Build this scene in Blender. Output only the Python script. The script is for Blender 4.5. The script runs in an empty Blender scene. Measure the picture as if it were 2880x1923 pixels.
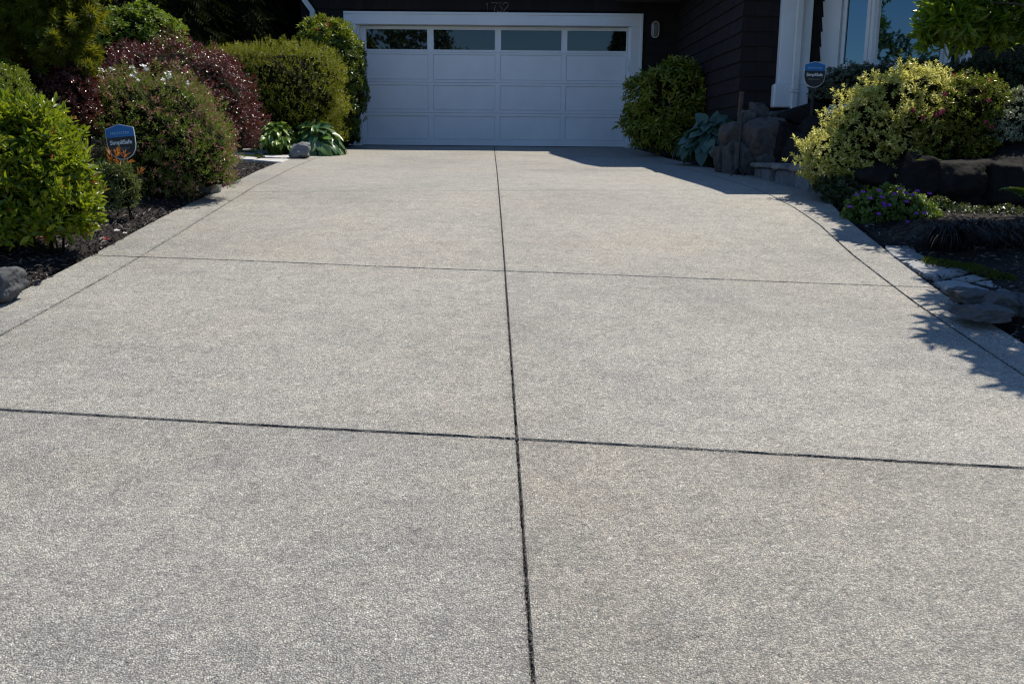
import bpy, bmesh, math, random
import numpy as np
from mathutils import Vector, Matrix, noise

rng = np.random.default_rng(7)
random.seed(7)
scene = bpy.context.scene
COL = scene.collection

# ------------------------------------------------------------------ camera geometry
F = 2640.0
TH = math.radians(12.0)
RO = math.radians(0.5)
CAM = np.array([0.32, -17.42, 0.076])
DT = [-100, -9, -6, -3, 0, 3.05, 5.7, 7.5, 8.8, 11.5, 17.42, 60]
GT = [1.8, 1.8, 1.75, 1.57, 1.29, 1.0, .745, .55, .436, .325, .076, .076]
_d = np.arange(-100, 60, .05)
_g = np.convolve(np.pad(np.interp(_d, DT, GT), 8, 'edge'), np.ones(17) / 17, 'valid')


def zg(y):
    """height of the driveway profile at y"""
    return CAM[2] - np.interp(np.asarray(y, float) - CAM[1], _d, _g)


def ray(px, py):
    x = (px - 1440) / F
    y = (py - 961.5) / F
    x0 = x * math.cos(RO) + y * math.sin(RO)
    y0 = -x * math.sin(RO) + y * math.cos(RO)
    return np.array([x0, math.cos(TH) - y0 * math.sin(TH), -math.sin(TH) - y0 * math.cos(TH)])


def gnd(px, py, dz=0.0):
    r = ray(px, py)
    t = np.arange(.5, 40, .01)
    p = CAM + r * t[:, None]
    hit = np.nonzero(p[:, 2] < zg(p[:, 1]) + dz)[0]
    return p[hit[0]] if len(hit) else p[-1]


def atY(px, py, Y):
    r = ray(px, py)
    return CAM + r * (Y - CAM[1]) / r[1]


# ------------------------------------------------------------------ object helpers
def tag(o, label=None, cat=None, group=None, kind=None):
    if label: o['label'] = label
    if cat: o['category'] = cat
    if group: o['group'] = group
    if kind: o['kind'] = kind
    return o


def thing(name, label, cat, loc, group=None):
    o = bpy.data.objects.new(name, None)
    o.empty_display_size = .1
    o.location = [float(v) for v in loc]
    COL.objects.link(o)
    return tag(o, label, cat, group)


def world_loc(o):
    v = Vector((0, 0, 0))
    while o is not None:
        v += o.location
        o = o.parent
    return np.array(v)


def np_mesh(name, verts, faces, smooth=False):
    """verts (V,3); faces list of (N,k) int arrays"""
    me = bpy.data.meshes.new(name)
    verts = np.asarray(verts, np.float32)
    faces = [np.asarray(f, np.int32) for f in faces if len(f)]
    me.vertices.add(len(verts))
    me.vertices.foreach_set('co', verts.ravel())
    loops = np.concatenate([f.ravel() for f in faces])
    sizes = np.concatenate([np.full(len(f), f.shape[1], np.int32) for f in faces])
    starts = np.concatenate([[0], np.cumsum(sizes)[:-1]]).astype(np.int32)
    me.loops.add(len(loops))
    me.loops.foreach_set('vertex_index', loops)
    me.polygons.add(len(sizes))
    me.polygons.foreach_set('loop_start', starts)
    me.polygons.foreach_set('loop_total', sizes)
    me.polygons.foreach_set('use_smooth', np.full(len(sizes), bool(smooth)))
    me.update(calc_edges=True)
    me.validate()
    return me


def part(name, me, mat, parent=None, label=None):
    """link a mesh given in world coordinates as a part of parent"""
    o = bpy.data.objects.new(name, me)
    if mat is not None:
        me.materials.clear()
        for m in (mat if isinstance(mat, (list, tuple)) else [mat]):
            me.materials.append(m)
    COL.objects.link(o)
    if parent is not None:
        o.parent = parent
        w = world_loc(parent)
        me.transform(Matrix.Translation(-Vector(w)))
    if label: o['label'] = label
    return o


class MB:
    """mesh builder in world coordinates"""
    def __init__(s):
        s.v = []; s.f = {}; s.n = 0

    def add(s, v, faces):
        v = np.asarray(v, float)
        for f in faces:
            f = np.asarray(f, int)
            if f.ndim == 1: f = f[None]
            s.f.setdefault(f.shape[1], []).append(f + s.n)
        s.v.append(v); s.n += len(v)
        return s

    def box(s, x0, x1, y0, y1, z0, z1, bev=0.0):
        if bev <= 0:
            v = [(x, y, z) for z in (z0, z1) for y in (y0, y1) for x in (x0, x1)]
            return s.add(v, [[(0, 2, 3, 1), (4, 5, 7, 6), (0, 1, 5, 4), (2, 6, 7, 3), (0, 4, 6, 2), (1, 3, 7, 5)]])
        bm = bmesh.new()
        bmesh.ops.create_cube(bm, size=1)
        for q in bm.verts:
            q.co = Vector((x0 + (q.co.x + .5) * (x1 - x0), y0 + (q.co.y + .5) * (y1 - y0), z0 + (q.co.z + .5) * (z1 - z0)))
        bmesh.ops.bevel(bm, geom=bm.edges[:], offset=bev, segments=1, affect='EDGES')
        return s.bm(bm)

    def bm(s, bm, M=None):
        bm.verts.index_update()
        v = [(M @ q.co if M else q.co)[:] for q in bm.verts]
        fs = {}
        for f in bm.faces:
            fs.setdefault(len(f.verts), []).append([q.index for q in f.verts])
        s.add(v, [np.array(x) for x in fs.values()])
        bm.free()
        return s

    def tube(s, pts, radii, n=8, cap=True):
        pts = np.asarray(pts, float)
        radii = np.broadcast_to(np.asarray(radii, float), (len(pts),))
        tan = np.gradient(pts, axis=0)
        tan /= np.linalg.norm(tan, axis=1)[:, None] + 1e-9
        ref = np.array([0, 0, 1.0]) if abs(tan[0][2]) < .9 else np.array([1.0, 0, 0])
        vs = []
        for p, t, r in zip(pts, tan, radii):
            a = np.cross(t, ref); a /= np.linalg.norm(a) + 1e-9
            b = np.cross(t, a)
            th = np.arange(n) * 2 * math.pi / n
            vs.append(p + r * (np.cos(th)[:, None] * a + np.sin(th)[:, None] * b))
        vs = np.concatenate(vs)
        m = len(pts)
        q = [(i * n + j, i * n + (j + 1) % n, (i + 1) * n + (j + 1) % n, (i + 1) * n + j) for i in range(m - 1) for j in range(n)]
        s.add(vs, [np.array(q)])
        if cap:
            s.f.setdefault(n, []).append(np.array([list(range(n))[::-1]]) + s.n - len(vs))
            s.f.setdefault(n, []).append(np.array([list(range((m - 1) * n, m * n))]) + s.n - len(vs))
        return s

    def prism(s, poly, y0, y1):
        """polygon in the x,z plane extruded along y"""
        n = len(poly)
        v = [(x, y0, z) for x, z in poly] + [(x, y1, z) for x, z in poly]
        s.add(v, [np.array([list(range(n))]), np.array([list(range(2 * n - 1, n - 1, -1))]),
                  np.array([(i, i + n, (i + 1) % n + n, (i + 1) % n) for i in range(n)])])
        return s

    def slab(s, poly, z0, z1):
        n = len(poly)
        v = [(p[0], p[1], z0) for p in poly] + [(p[0], p[1], z1) for p in poly]
        s.add(v, [np.array([list(range(n))[::-1]]), np.array([list(range(n, 2 * n))]),
                  np.array([(i, (i + 1) % n, (i + 1) % n + n, i + n) for i in range(n)])])
        return s

    def mesh(s, name, smooth=False):
        return np_mesh(name, np.concatenate(s.v), [np.concatenate(x) for x in s.f.values()], smooth)


# ------------------------------------------------------------------ materials
def new_mat(name):
    m = bpy.data.materials.new(name)
    m.use_nodes = True
    nt = m.node_tree
    nt.nodes.clear()
    out = nt.nodes.new('ShaderNodeOutputMaterial')
    b = nt.nodes.new('ShaderNodeBsdfPrincipled')
    nt.links.new(b.outputs[0], out.inputs[0])
    return m, nt, b, out


def N(nt, typ, **kw):
    n = nt.nodes.new(typ)
    for k, v in kw.items():
        if k in n.inputs.keys():
            n.inputs[k].default_value = v
        else:
            setattr(n, k, v)
    return n


def ramp(nt, src, stops, interp='LINEAR'):
    r = nt.nodes.new('ShaderNodeValToRGB')
    r.color_ramp.interpolation = interp
    el = r.color_ramp.elements
    while len(el) > 1: el.remove(el[-1])
    el[0].position = stops[0][0]; el[0].color = (*stops[0][1], 1)
    for p, c in stops[1:]:
        e = el.new(p); e.color = (*c, 1)
    nt.links.new(src, r.inputs[0])
    return r


def mixc(nt, fac, a, b, mode='MIX'):
    m = nt.nodes.new('ShaderNodeMix')
    m.data_type = 'RGBA'; m.blend_type = mode
    for sock, val in ((m.inputs[0], fac), (m.inputs[6], a), (m.inputs[7], b)):
        if isinstance(val, bpy.types.NodeSocket): nt.links.new(val, sock)
        elif isinstance(val, (int, float)): sock.default_value = val
        else: sock.default_value = (*val, 1)
    return m.outputs[2]


def leaf_mat(name, stops, rough=.38, transl=.25, spec=.5, tcol=None):
    m, nt, b, out = new_mat(name)
    g = N(nt, 'ShaderNodeNewGeometry')
    r = ramp(nt, g.outputs['Random Per Island'], stops)
    nt.links.new(r.outputs[0], b.inputs['Base Color'])
    b.inputs['Roughness'].default_value = rough
    b.inputs['Specular IOR Level'].default_value = spec
    tr = N(nt, 'ShaderNodeBsdfTranslucent')
    c = mixc(nt, .75, r.outputs[0], tcol or (.22, .30, .02))
    nt.links.new(c, tr.inputs[0])
    mx = N(nt, 'ShaderNodeMixShader')
    mx.inputs[0].default_value = transl
    nt.links.new(b.outputs[0], mx.inputs[1]); nt.links.new(tr.outputs[0], mx.inputs[2])
    nt.links.new(mx.outputs[0], out.inputs[0])
    return m


def noisy_mat(name, c1, c2, scale=8, rough=.6, bump=.1, detail=6, spec=.5, c3=None, bscale=None, bdist=.01):
    m, nt, b, out = new_mat(name)
    tc = N(nt, 'ShaderNodeTexCoord')
    n1 = N(nt, 'ShaderNodeTexNoise', Scale=scale, Detail=detail, Roughness=.62)
    nt.links.new(tc.outputs['Object'], n1.inputs['Vector'])
    st = [(.32, c1), (.68, c2)] if c3 is None else [(.3, c1), (.52, c2), (.72, c3)]
    r = ramp(nt, n1.outputs['Fac'], st)
    nt.links.new(r.outputs[0], b.inputs['Base Color'])
    b.inputs['Roughness'].default_value = rough
    b.inputs['Specular IOR Level'].default_value = spec
    if bump > 0:
        n2 = N(nt, 'ShaderNodeTexNoise', Scale=bscale or scale * 4, Detail=8, Roughness=.65)
        nt.links.new(tc.outputs['Object'], n2.inputs['Vector'])
        bp = N(nt, 'ShaderNodeBump', Strength=bump, Distance=bdist)
        nt.links.new(n2.outputs['Fac'], bp.inputs['Height'])
        nt.links.new(bp.outputs[0], b.inputs['Normal'])
    return m


def plain(name, c, rough=.5, spec=.5, metal=0):
    return noisy_mat(name, tuple(v * .93 for v in c), tuple(min(1, v * 1.05) for v in c), 3, rough, .02, 4, spec)


# exposed-aggregate concrete
def concrete():
    m, nt, b, out = new_mat('exposed_aggregate')
    tc = N(nt, 'ShaderNodeTexCoord')
    pos = tc.outputs['Object']
    wob = N(nt, 'ShaderNodeTexNoise', Scale=60., Detail=2.)
    nt.links.new(pos, wob.inputs['Vector'])
    add = N(nt, 'ShaderNodeVectorMath', operation='MULTIPLY_ADD')
    nt.links.new(wob.outputs['Color'], add.inputs[0]); add.inputs[1].default_value = (.008,) * 3
    nt.links.new(pos, add.inputs[2])
    pal = [(0, (.045, .047, .052)), (.12, (.09, .09, .095)), (.22, (.20, .195, .19)), (.34, (.36, .35, .33)),
           (.48, (.45, .435, .405)), (.66, (.49, .47, .435)), (.76, (.47, .395, .325)), (.82, (.50, .48, .445)), (.955, (.56, .54, .50)), (.985, (.92, .90, .87))]
    cols = []
    heights = []
    for sc in (215., 95., 40.):
        v = N(nt, 'ShaderNodeTexVoronoi', Scale=sc)
        nt.links.new(add.outputs[0], v.inputs['Vector'])
        sp = N(nt, 'ShaderNodeSeparateColor')
        nt.links.new(v.outputs['Color'], sp.inputs[0])
        cols.append(ramp(nt, sp.outputs[0], pal).outputs[0])
        heights.append(v.outputs['Distance'])
    c = mixc(nt, .34, cols[0], cols[1])
    c = mixc(nt, .12, c, cols[2])
    # shade of the pits between the pebbles, painted into the cement paste
    dr = ramp(nt, heights[0], [(.40, (0, 0, 0)), (.70, (1, 1, 1))])
    c = mixc(nt, dr.outputs[0], c, (.20, .195, .185))
    n0 = N(nt, 'ShaderNodeTexNoise', Scale=55., Detail=4., Roughness=.7)
    nt.links.new(pos, n0.inputs['Vector'])
    w0 = ramp(nt, n0.outputs['Fac'], [(.32, (.80, .79, .78)), (.5, (.975, .985, .955)), (.68, (1.11, 1.12, 1.08))])
    c = mixc(nt, 1., c, w0.outputs[0], 'MULTIPLY')
    # broad wear patches
    n1 = N(nt, 'ShaderNodeTexNoise', Scale=.55, Detail=7., Roughness=.6)
    nt.links.new(pos, n1.inputs['Vector'])
    w = ramp(nt, n1.outputs['Fac'], [(.28, (.76, .765, .785)), (.5, (1, .995, .98)), (.72, (1.14, 1.12, 1.09))])
    c = mixc(nt, 1., c, w.outputs[0], 'MULTIPLY')
    n2 = N(nt, 'ShaderNodeTexNoise', Scale=7., Detail=6., Roughness=.7)
    nt.links.new(pos, n2.inputs['Vector'])
    w2 = ramp(nt, n2.outputs['Fac'], [(.3, (.80, .80, .81)), (.52, (1, 1, 1)), (.72, (1.12, 1.11, 1.09))])
    c = mixc(nt, 1., c, w2.outputs[0], 'MULTIPLY')
    # broom / sealer streaks running across the drive
    mp = N(nt, 'ShaderNodeMapping'); mp.inputs['Scale'].default_value = (.35, 6., 1.)
    nt.links.new(pos, mp.inputs[0])
    n3 = N(nt, 'ShaderNodeTexNoise', Scale=1.4, Detail=5., Roughness=.6)
    nt.links.new(mp.outputs[0], n3.inputs['Vector'])
    w3 = ramp(nt, n3.outputs['Fac'], [(.32, (.965, .965, .97)), (.62, (1.03, 1.03, 1.025))])
    c = mixc(nt, 1., c, w3.outputs[0], 'MULTIPLY')
    n5 = N(nt, 'ShaderNodeTexNoise', Scale=.9, Detail=5., Roughness=.7)
    mp5 = N(nt, 'ShaderNodeMapping'); mp5.inputs['Location'].default_value = (3.3, 1.7, 0)
    nt.links.new(pos, mp5.inputs[0]); nt.links.new(mp5.outputs[0], n5.inputs['Vector'])
    w5 = ramp(nt, n5.outputs['Fac'], [(.48, (1, 1, 1)), (.72, (1.01, .97, .925))])
    c = mixc(nt, 1., c, w5.outputs[0], 'MULTIPLY')
    # each slab was poured on its own
    g = N(nt, 'ShaderNodeNewGeometry')
    w4 = ramp(nt, g.outputs['Random Per Island'], [(0, (1.0, .985, .965)), (.5, (.965, .97, .98)), (1, (1.0, 1.0, 1.0))])
    c = mixc(nt, 1., c, w4.outputs[0], 'MULTIPLY')
    st_ = N(nt, 'ShaderNodeAttribute', attribute_name='slab_vignette_tone')  # nearer rows darkened like a lens vignette, painted into the slab colour
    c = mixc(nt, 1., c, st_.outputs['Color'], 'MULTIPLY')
    # dirt gathered along the joints, plus painted shade of their eased edges
    at = N(nt, 'ShaderNodeAttribute', attribute_name='joint_dirt_shade')
    n4 = N(nt, 'ShaderNodeTexNoise', Scale=45., Detail=4.)
    nt.links.new(pos, n4.inputs['Vector'])
    mu = N(nt, 'ShaderNodeMath', operation='MULTIPLY')
    nt.links.new(at.outputs['Fac'], mu.inputs[0])
    rr = ramp(nt, n4.outputs['Fac'], [(.35, (.25, .25, .25)), (.62, (1, 1, 1))])
    nt.links.new(rr.outputs[0], mu.inputs[1])
    c = mixc(nt, mu.outputs[0], c, (.045, .048, .046))
    nt.links.new(c, b.inputs['Base Color'])
    b.inputs['Roughness'].default_value = .62
    b.inputs['Specular IOR Level'].default_value = .45
    bp = N(nt, 'ShaderNodeBump', Strength=.8, Distance=.005, invert=True)
    nt.links.new(heights[0], bp.inputs['Height'])
    bp2 = N(nt, 'ShaderNodeBump', Strength=.3, Distance=.006, invert=True)
    nt.links.new(heights[1], bp2.inputs['Height'])
    nt.links.new(bp.outputs[0], bp2.inputs['Normal'])
    nt.links.new(bp2.outputs[0], b.inputs['Normal'])
    return m


M = {}
M['concrete'] = concrete()
M['soil'] = noisy_mat('dark_soil', (.012, .010, .009), (.035, .029, .026), 22, .9, .8, 8, .2, bdist=.02)
M['mulch'] = leaf_mat('bark_mulch', [(0, (.012, .010, .009)), (.45, (.035, .028, .025)), (.8, (.085, .07, .062)), (1, (.24, .21, .19))], .6, 0.0, .45)
M['shingle'] = leaf_mat('dark_shingle', [(0, (.016, .014, .0145)), (.5, (.019, .016, .0165)), (1, (.024, .019, .019))], .8, 0.0, .2)
M['white'] = noisy_mat('white_paint', (.69, .73, .77), (.76, .80, .84), 2.2, .45, .03, 5, .4)
M['soffit'] = noisy_mat('soffit_paint', (.55, .55, .55), (.6, .6, .6), 3, .6, .02)
M['roof'] = noisy_mat('roof_shingle', (.03, .03, .03), (.06, .058, .055), 20, .9, .4)
M['wood'] = noisy_mat('weathered_wood', (.05, .036, .028), (.11, .08, .062), 14, .85, .3)
M['black'] = plain('black_metal', (.012, .012, .013), .45)
M['lamp_white'] = plain('lamp_rim_paint', (.62, .62, .60), .4)
M['number'] = plain('number_metal', (.16, .155, .15), .5)
M['downpipe'] = noisy_mat('downpipe_paint', (.62, .64, .64), (.72, .73, .73), 5, .4, .02)
M['clay'] = noisy_mat('drain_pipe', (.30, .29, .27), (.42, .40, .37), 12, .7, .1)
M['sign_white'] = plain('sign_edge', (.62, .66, .68), .4)
M['sign_blue'] = plain('sign_blue', (.010, .17, .46), .35)
M['sign_black'] = plain('sign_black', (.012, .013, .018), .35)
M['letter_pale'] = plain('letter_pale', (.85, .86, .87), .5)
M['letter_blue'] = plain('letter_sky', (.38, .60, .82), .5)
M['letter_grey'] = plain('letter_grey', (.34, .34, .35), .5)
M['rock_brown'] = noisy_mat('brown_fieldstone', (.04, .033, .030), (.10, .086, .078), 7, .9, .5, 8, .2, (.065, .056, .052), 30, .02)
M['rock_grey'] = noisy_mat('grey_fieldstone', (.07, .074, .078), (.19, .195, .20), 6, .9, .5, 8, .2, (.12, .124, .128), 28, .02)
M['rock_dark'] = noisy_mat('dark_basalt', (.007, .007, .0075), (.022, .021, .0205), 6, .9, .7, 8, .1, (.012, .012, .012), 24, .02)
M['rock_mid'] = noisy_mat('grey_brown_stone', (.035, .036, .037), (.10, .098, .095), 8, .9, .7, 8, .2, (.06, .06, .06), 28, .02)
M['rock_slate'] = noisy_mat('slate_stone', (.035, .037, .040), (.10, .102, .105), 9, .9, .8, 8, .2, (.06, .062, .065), 26, .015)
M['flag'] = noisy_mat('flagstone', (.14, .15, .158), (.27, .28, .285), 6, .75, .45, 8, .35, (.20, .21, .215), 30, .008)
M['flag_warm'] = noisy_mat('pale_flagstone', (.36, .35, .32), (.52, .50, .47), 5, .75, .35, 8, .35, (.44, .43, .40), 30, .008)
M['mortar'] = noisy_mat('lichen_stone', (.13, .12, .105), (.26, .25, .23), 9, .85, .4, 8, .3, (.11, .08, .06), 30, .012)
M['facing'] = noisy_mat('facing_stone', (.11, .118, .125), (.21, .22, .225), 7, .85, .4, 8, .3, (.16, .166, .17), 30, .012)
M['twig'] = noisy_mat('twig_bark_and_core', (.007, .008, .004), (.016, .016, .008), 30, 1., .3, 6, .05)  # near-black, so the inner hulls look like shaded gaps
M['bark'] = noisy_mat('tree_bark', (.05, .042, .034), (.11, .095, .08), 18, .9, .6)
M['petal_white'] = leaf_mat('white_petal', [(0, (.70, .70, .66)), (1, (.82, .82, .80))], .6, .2, .3, (.7, .7, .6))
M['petal_red'] = leaf_mat('red_petal', [(0, (.35, .05, .05)), (1, (.5, .10, .09))], .6, .2, .3, (.5, .1, .08))


def glass(name, tint, ior=1.6, stint=(1, 1, 1)):
    m, nt, b, out = new_mat(name)
    b.inputs['Base Color'].default_value = (*tint, 1)
    b.inputs['Roughness'].default_value = .015
    b.inputs['IOR'].default_value = ior
    b.inputs['Specular Tint'].default_value = (*stint, 1)
    tc = N(nt, 'ShaderNodeTexCoord')
    n = N(nt, 'ShaderNodeTexNoise', Scale=1.3, Detail=1.)
    nt.links.new(tc.outputs['Object'], n.inputs['Vector'])
    bp = N(nt, 'ShaderNodeBump', Strength=.004, Distance=.02)
    nt.links.new(n.outputs['Fac'], bp.inputs['Height'])
    nt.links.new(bp.outputs[0], b.inputs['Normal'])
    return m


M['garage_glass'] = glass('garage_glass', (.004, .004, .005), 1.62, (.75, .9, 1.0))
M['bay_glass'] = glass('bay_glass', (.004, .008, .014), 2.3, (.45, .75, 1.0))
M['lamp_glass'] = glass('lamp_glass', (.20, .20, .19), 1.5)

LM = {}
LM['laurel'] = leaf_mat('bright_green_leaf', [(0, (.04, .085, .005)), (.35, (.11, .175, .009)), (.75, (.20, .245, .012)), (1, (.30, .30, .018))], .36, .38, .45, (.32, .40, .015))
LM['orange_tip'] = leaf_mat('orange_new_leaf', [(0, (.35, .10, .022)), (.6, (.42, .17, .04)), (1, (.30, .22, .03))], .4, .35, .4, (.5, .18, .03))
LM['boxleaf'] = leaf_mat('small_yellow_green_leaf', [(0, (.05, .085, .006)), (.5, (.13, .175, .010)), (1, (.25, .27, .018))], .38, .32, .35)
LM['dome_green'] = leaf_mat('fresh_green_leaf', [(0, (.05, .095, .008)), (.5, (.11, .175, .011)), (1, (.19, .24, .018))], .5, .34, .3)
LM['maple'] = leaf_mat('maple_leaf', [(0, (.022, .040, .004)), (.5, (.045, .072, .005)), (1, (.13, .15, .010))], .6, .36, .2, (.32, .31, .015))
LM['burgundy'] = leaf_mat('burgundy_leaf', [(0, (.032, .010, .010)), (.5, (.070, .022, .016)), (.85, (.12, .034, .020)), (1, (.15, .08, .035))], .30, .16, .6, (.30, .03, .03))
LM['escallonia'] = leaf_mat('narrow_green_leaf', [(0, (.045, .075, .010)), (.5, (.115, .165, .024)), (1, (.20, .25, .05))], .35, .38)
LM['pink'] = leaf_mat('pink_blossom', [(0, (.19, .07, .065)), (.5, (.33, .15, .13)), (1, (.46, .27, .23))], .6, .3, .3, (.4, .12, .12))
LM['hedge'] = leaf_mat('hedge_leaf', [(0, (.045, .062, .004)), (.5, (.13, .155, .007)), (1, (.25, .25, .014))], .42, .34, .3, (.34, .36, .015))
LM['rhodo'] = leaf_mat('rhododendron_leaf', [(0, (.030, .060, .008)), (.5, (.065, .11, .012)), (1, (.12, .16, .018))], .30, .2)
LM['rhodo_yellow'] = leaf_mat('rhododendron_new_leaf', [(0, (.17, .22, .012)), (1, (.34, .33, .02))], .35, .3)
LM['rhodo_red'] = leaf_mat('rhododendron_red_leaf', [(0, (.26, .05, .03)), (1, (.36, .10, .05))], .4, .3, .4, (.4, .08, .04))
LM['conifer'] = leaf_mat('conifer_spray', [(0, (.006, .011, .0035)), (.75, (.011, .018, .004)), (1, (.035, .040, .007))], .8, .06, .1, (.10, .12, .01))
LM['hosta_blue'] = leaf_mat('blue_hosta_leaf', [(0, (.035, .085, .070)), (.5, (.055, .12, .095)), (1, (.10, .17, .11))], .42, .2)
LM['hosta_green'] = leaf_mat('green_hosta_leaf', [(0, (.08, .16, .025)), (.6, (.13, .22, .03)), (1, (.24, .32, .07))], .35, .28)
LM['hosta_mix'] = leaf_mat('blue_green_hosta_leaf', [(0, (.04, .11, .055)), (.4, (.07, .15, .06)), (.75, (.12, .22, .04)), (1, (.16, .22, .16))], .35, .22)
LM['pieris'] = leaf_mat('pieris_leaf', [(0, (.07, .11, .010)), (.5, (.16, .19, .016)), (1, (.30, .29, .03))], .32, .22)
LM['pieris_plant'] = leaf_mat('silvery_pieris_leaf', [(0, (.06, .085, .025)), (.6, (.12, .15, .05)), (1, (.24, .26, .12))], .3, .2)
LM['variegated'] = leaf_mat('variegated_leaf', [(0, (.08, .12, .012)), (.3, (.19, .22, .025)), (.42, (.55, .53, .11)), (1, (.86, .82, .40))],   .33, .45, .5, (.75, .72, .18))
LM['silver'] = leaf_mat('silver_variegated_leaf', [(0, (.10, .14, .08)), (.5, (.22, .26, .18)), (1, (.55, .58, .48))], .35, .25, .5, (.3, .36, .16))
LM['yellow_pieris'] = leaf_mat('yellow_green_leaf', [(0, (.06, .085, .008)), (.5, (.15, .17, .018)), (1, (.30, .29, .035))], .33, .28)
LM['dark_shrub'] = leaf_mat('dark_evergreen_leaf', [(0, (.018, .030, .010)), (1, (.040, .058, .018))], .45, .15)
LM['euonymus'] = leaf_mat('grey_green_leaf', [(0, (.06, .085, .06)), (.6, (.10, .13, .10)), (1, (.20, .23, .19))], .4, .2)
LM['geranium'] = leaf_mat('geranium_leaf', [(0, (.05, .10, .015)), (.5, (.10, .17, .025)), (1, (.19, .25, .06))], .45, .3)
LM['purple'] = leaf_mat('purple_petal', [(0, (.24, .035, .42)), (1, (.38, .08, .60))], .55, .3, .3, (.4, .08, .6))
LM['magenta'] = leaf_mat('magenta_petal', [(0, (.16, .015, .05)), (1, (.24, .03, .09))], .55, .3, .3, (.5, .06, .2))
LM['mondo'] = leaf_mat('black_grass_blade', [(0, (.010, .010, .010)), (.85, (.022, .020, .022)), (1, (.10, .10, .09))], .35, .05, .25, (.05, .05, .03))
LM['fern'] = leaf_mat('fern_leaf', [(0, (.05, .11, .012)), (1, (.12, .20, .02))], .45, .3)
LM['moss'] = leaf_mat('moss', [(0, (.025, .038, .005)), (1, (.07, .085, .010))], .8, .1, .2)
LM['cherry'] = leaf_mat('bright_tree_leaf', [(0, (.06, .13, .010)), (.5, (.11, .20, .014)), (1, (.19, .26, .02))], .3, .42, .5, (.30, .42, .02))
LM['far_tree'] = leaf_mat('street_tree_leaf', [(0, (.03, .05, .012)), (1, (.09, .12, .03))], .5, .25)

# ------------------------------------------------------------------ foliage
TEMPL = {
    'oval': (np.array([(0, 0, 0), (.35, .5, .07), (.75, .36, .03), (1, 0, -.10), (.75, -.36, .03), (.35, -.5, .07)]),
             np.array([(0, 1, 2, 3), (0, 3, 4, 5)])),
    'simple': (np.array([(0, 0, 0), (.45, .5, .08), (1, 0, -.05), (.45, -.5, .08)]), np.array([(0, 1, 2), (0, 2, 3)])),
    'lance': (np.array([(0, 0, 0), (.45, .5, .06), (1, 0, -.16), (.45, -.5, .06)]), np.array([(0, 1, 2), (0, 2, 3)])),
    'long': (np.array([(0, 0, 0), (.25, .42, .05), (.55, .5, .03), (.82, .26, -.06), (1, 0, -.2), (.82, -.26, -.06), (.55, -.5, .03), (.25, -.42, .05), (.5, 0, -.02)]),
             np.array([(0, 1, 2, 8), (8, 2, 3, 4), (8, 4, 5, 6), (0, 8, 6, 7)])),
}
_pv, _pf = [(0, 0, 0)], []
for k, (a, l) in enumerate([(-1.9, .5), (-1.15, .8), (-.55, .95), (0, 1.0), (.55, .95), (1.15, .8), (1.9, .5)]):
    i = len(_pv)
    ca, sa = math.cos(a), math.sin(a)
    for u, v in ((.55, .11), (1, 0), (.55, -.11)):
        _pv.append(((u * ca - v * sa) * l, (u * sa + v * ca) * l, -.12 * u * u))
    _pf.append((0, i + 2, i + 1, i))
TEMPL['palm'] = (np.array(_pv, float), np.array(_pf))
_hv, _hf = [], []
for i, (u, w) in enumerate([(0, .05), (.12, .36), (.3, .5), (.55, .45), (.8, .24), (1, .0)]):
    for v in (-1, -.5, 0, .5, 1):
        _hv.append((u * (1 - .06 * u), v * w, -.42 * u * u + .10 * abs(v) ** 1.5 * (1 - u) + .02 * math.sin(9 * v)))
for i in range(5):
    for j in range(4):
        a = i * 5 + j
        _hf.append((a, a + 1, a + 6, a + 5))
TEMPL['hosta'] = (np.array(_hv, float), np.array(_hf))


def unit(a):
    return a / (np.linalg.norm(a, axis=-1, keepdims=True) + 1e-9)


def leaf_arrays(P, D, Nn, L, W, t):
    tv, tf = TEMPL[t]
    D = unit(D)
    Nn = unit(Nn - D * (Nn * D).sum(-1, keepdims=True))
    S = np.cross(Nn, D)
    L = np.broadcast_to(np.asarray(L, float), (len(P),))[:, None, None]
    W = np.broadcast_to(np.asarray(W, float), (len(P),))[:, None, None]
    V = P[:, None, :] + L * tv[None, :, 0:1] * D[:, None, :] + W * tv[None, :, 1:2] * S[:, None, :] + L * tv[None, :, 2:3] * Nn[:, None, :]
    Fc = tf[None] + (np.arange(len(P)) * len(tv))[:, None, None]
    return V.reshape(-1, 3), Fc.reshape(-1, tf.shape[1])


def leaf_mesh(name, P, D, Nn, L, W, t):
    V, Fc = leaf_arrays(P, D, Nn, L, W, t)
    return np_mesh(name, V, [Fc], smooth=(t == 'hosta'))


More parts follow.
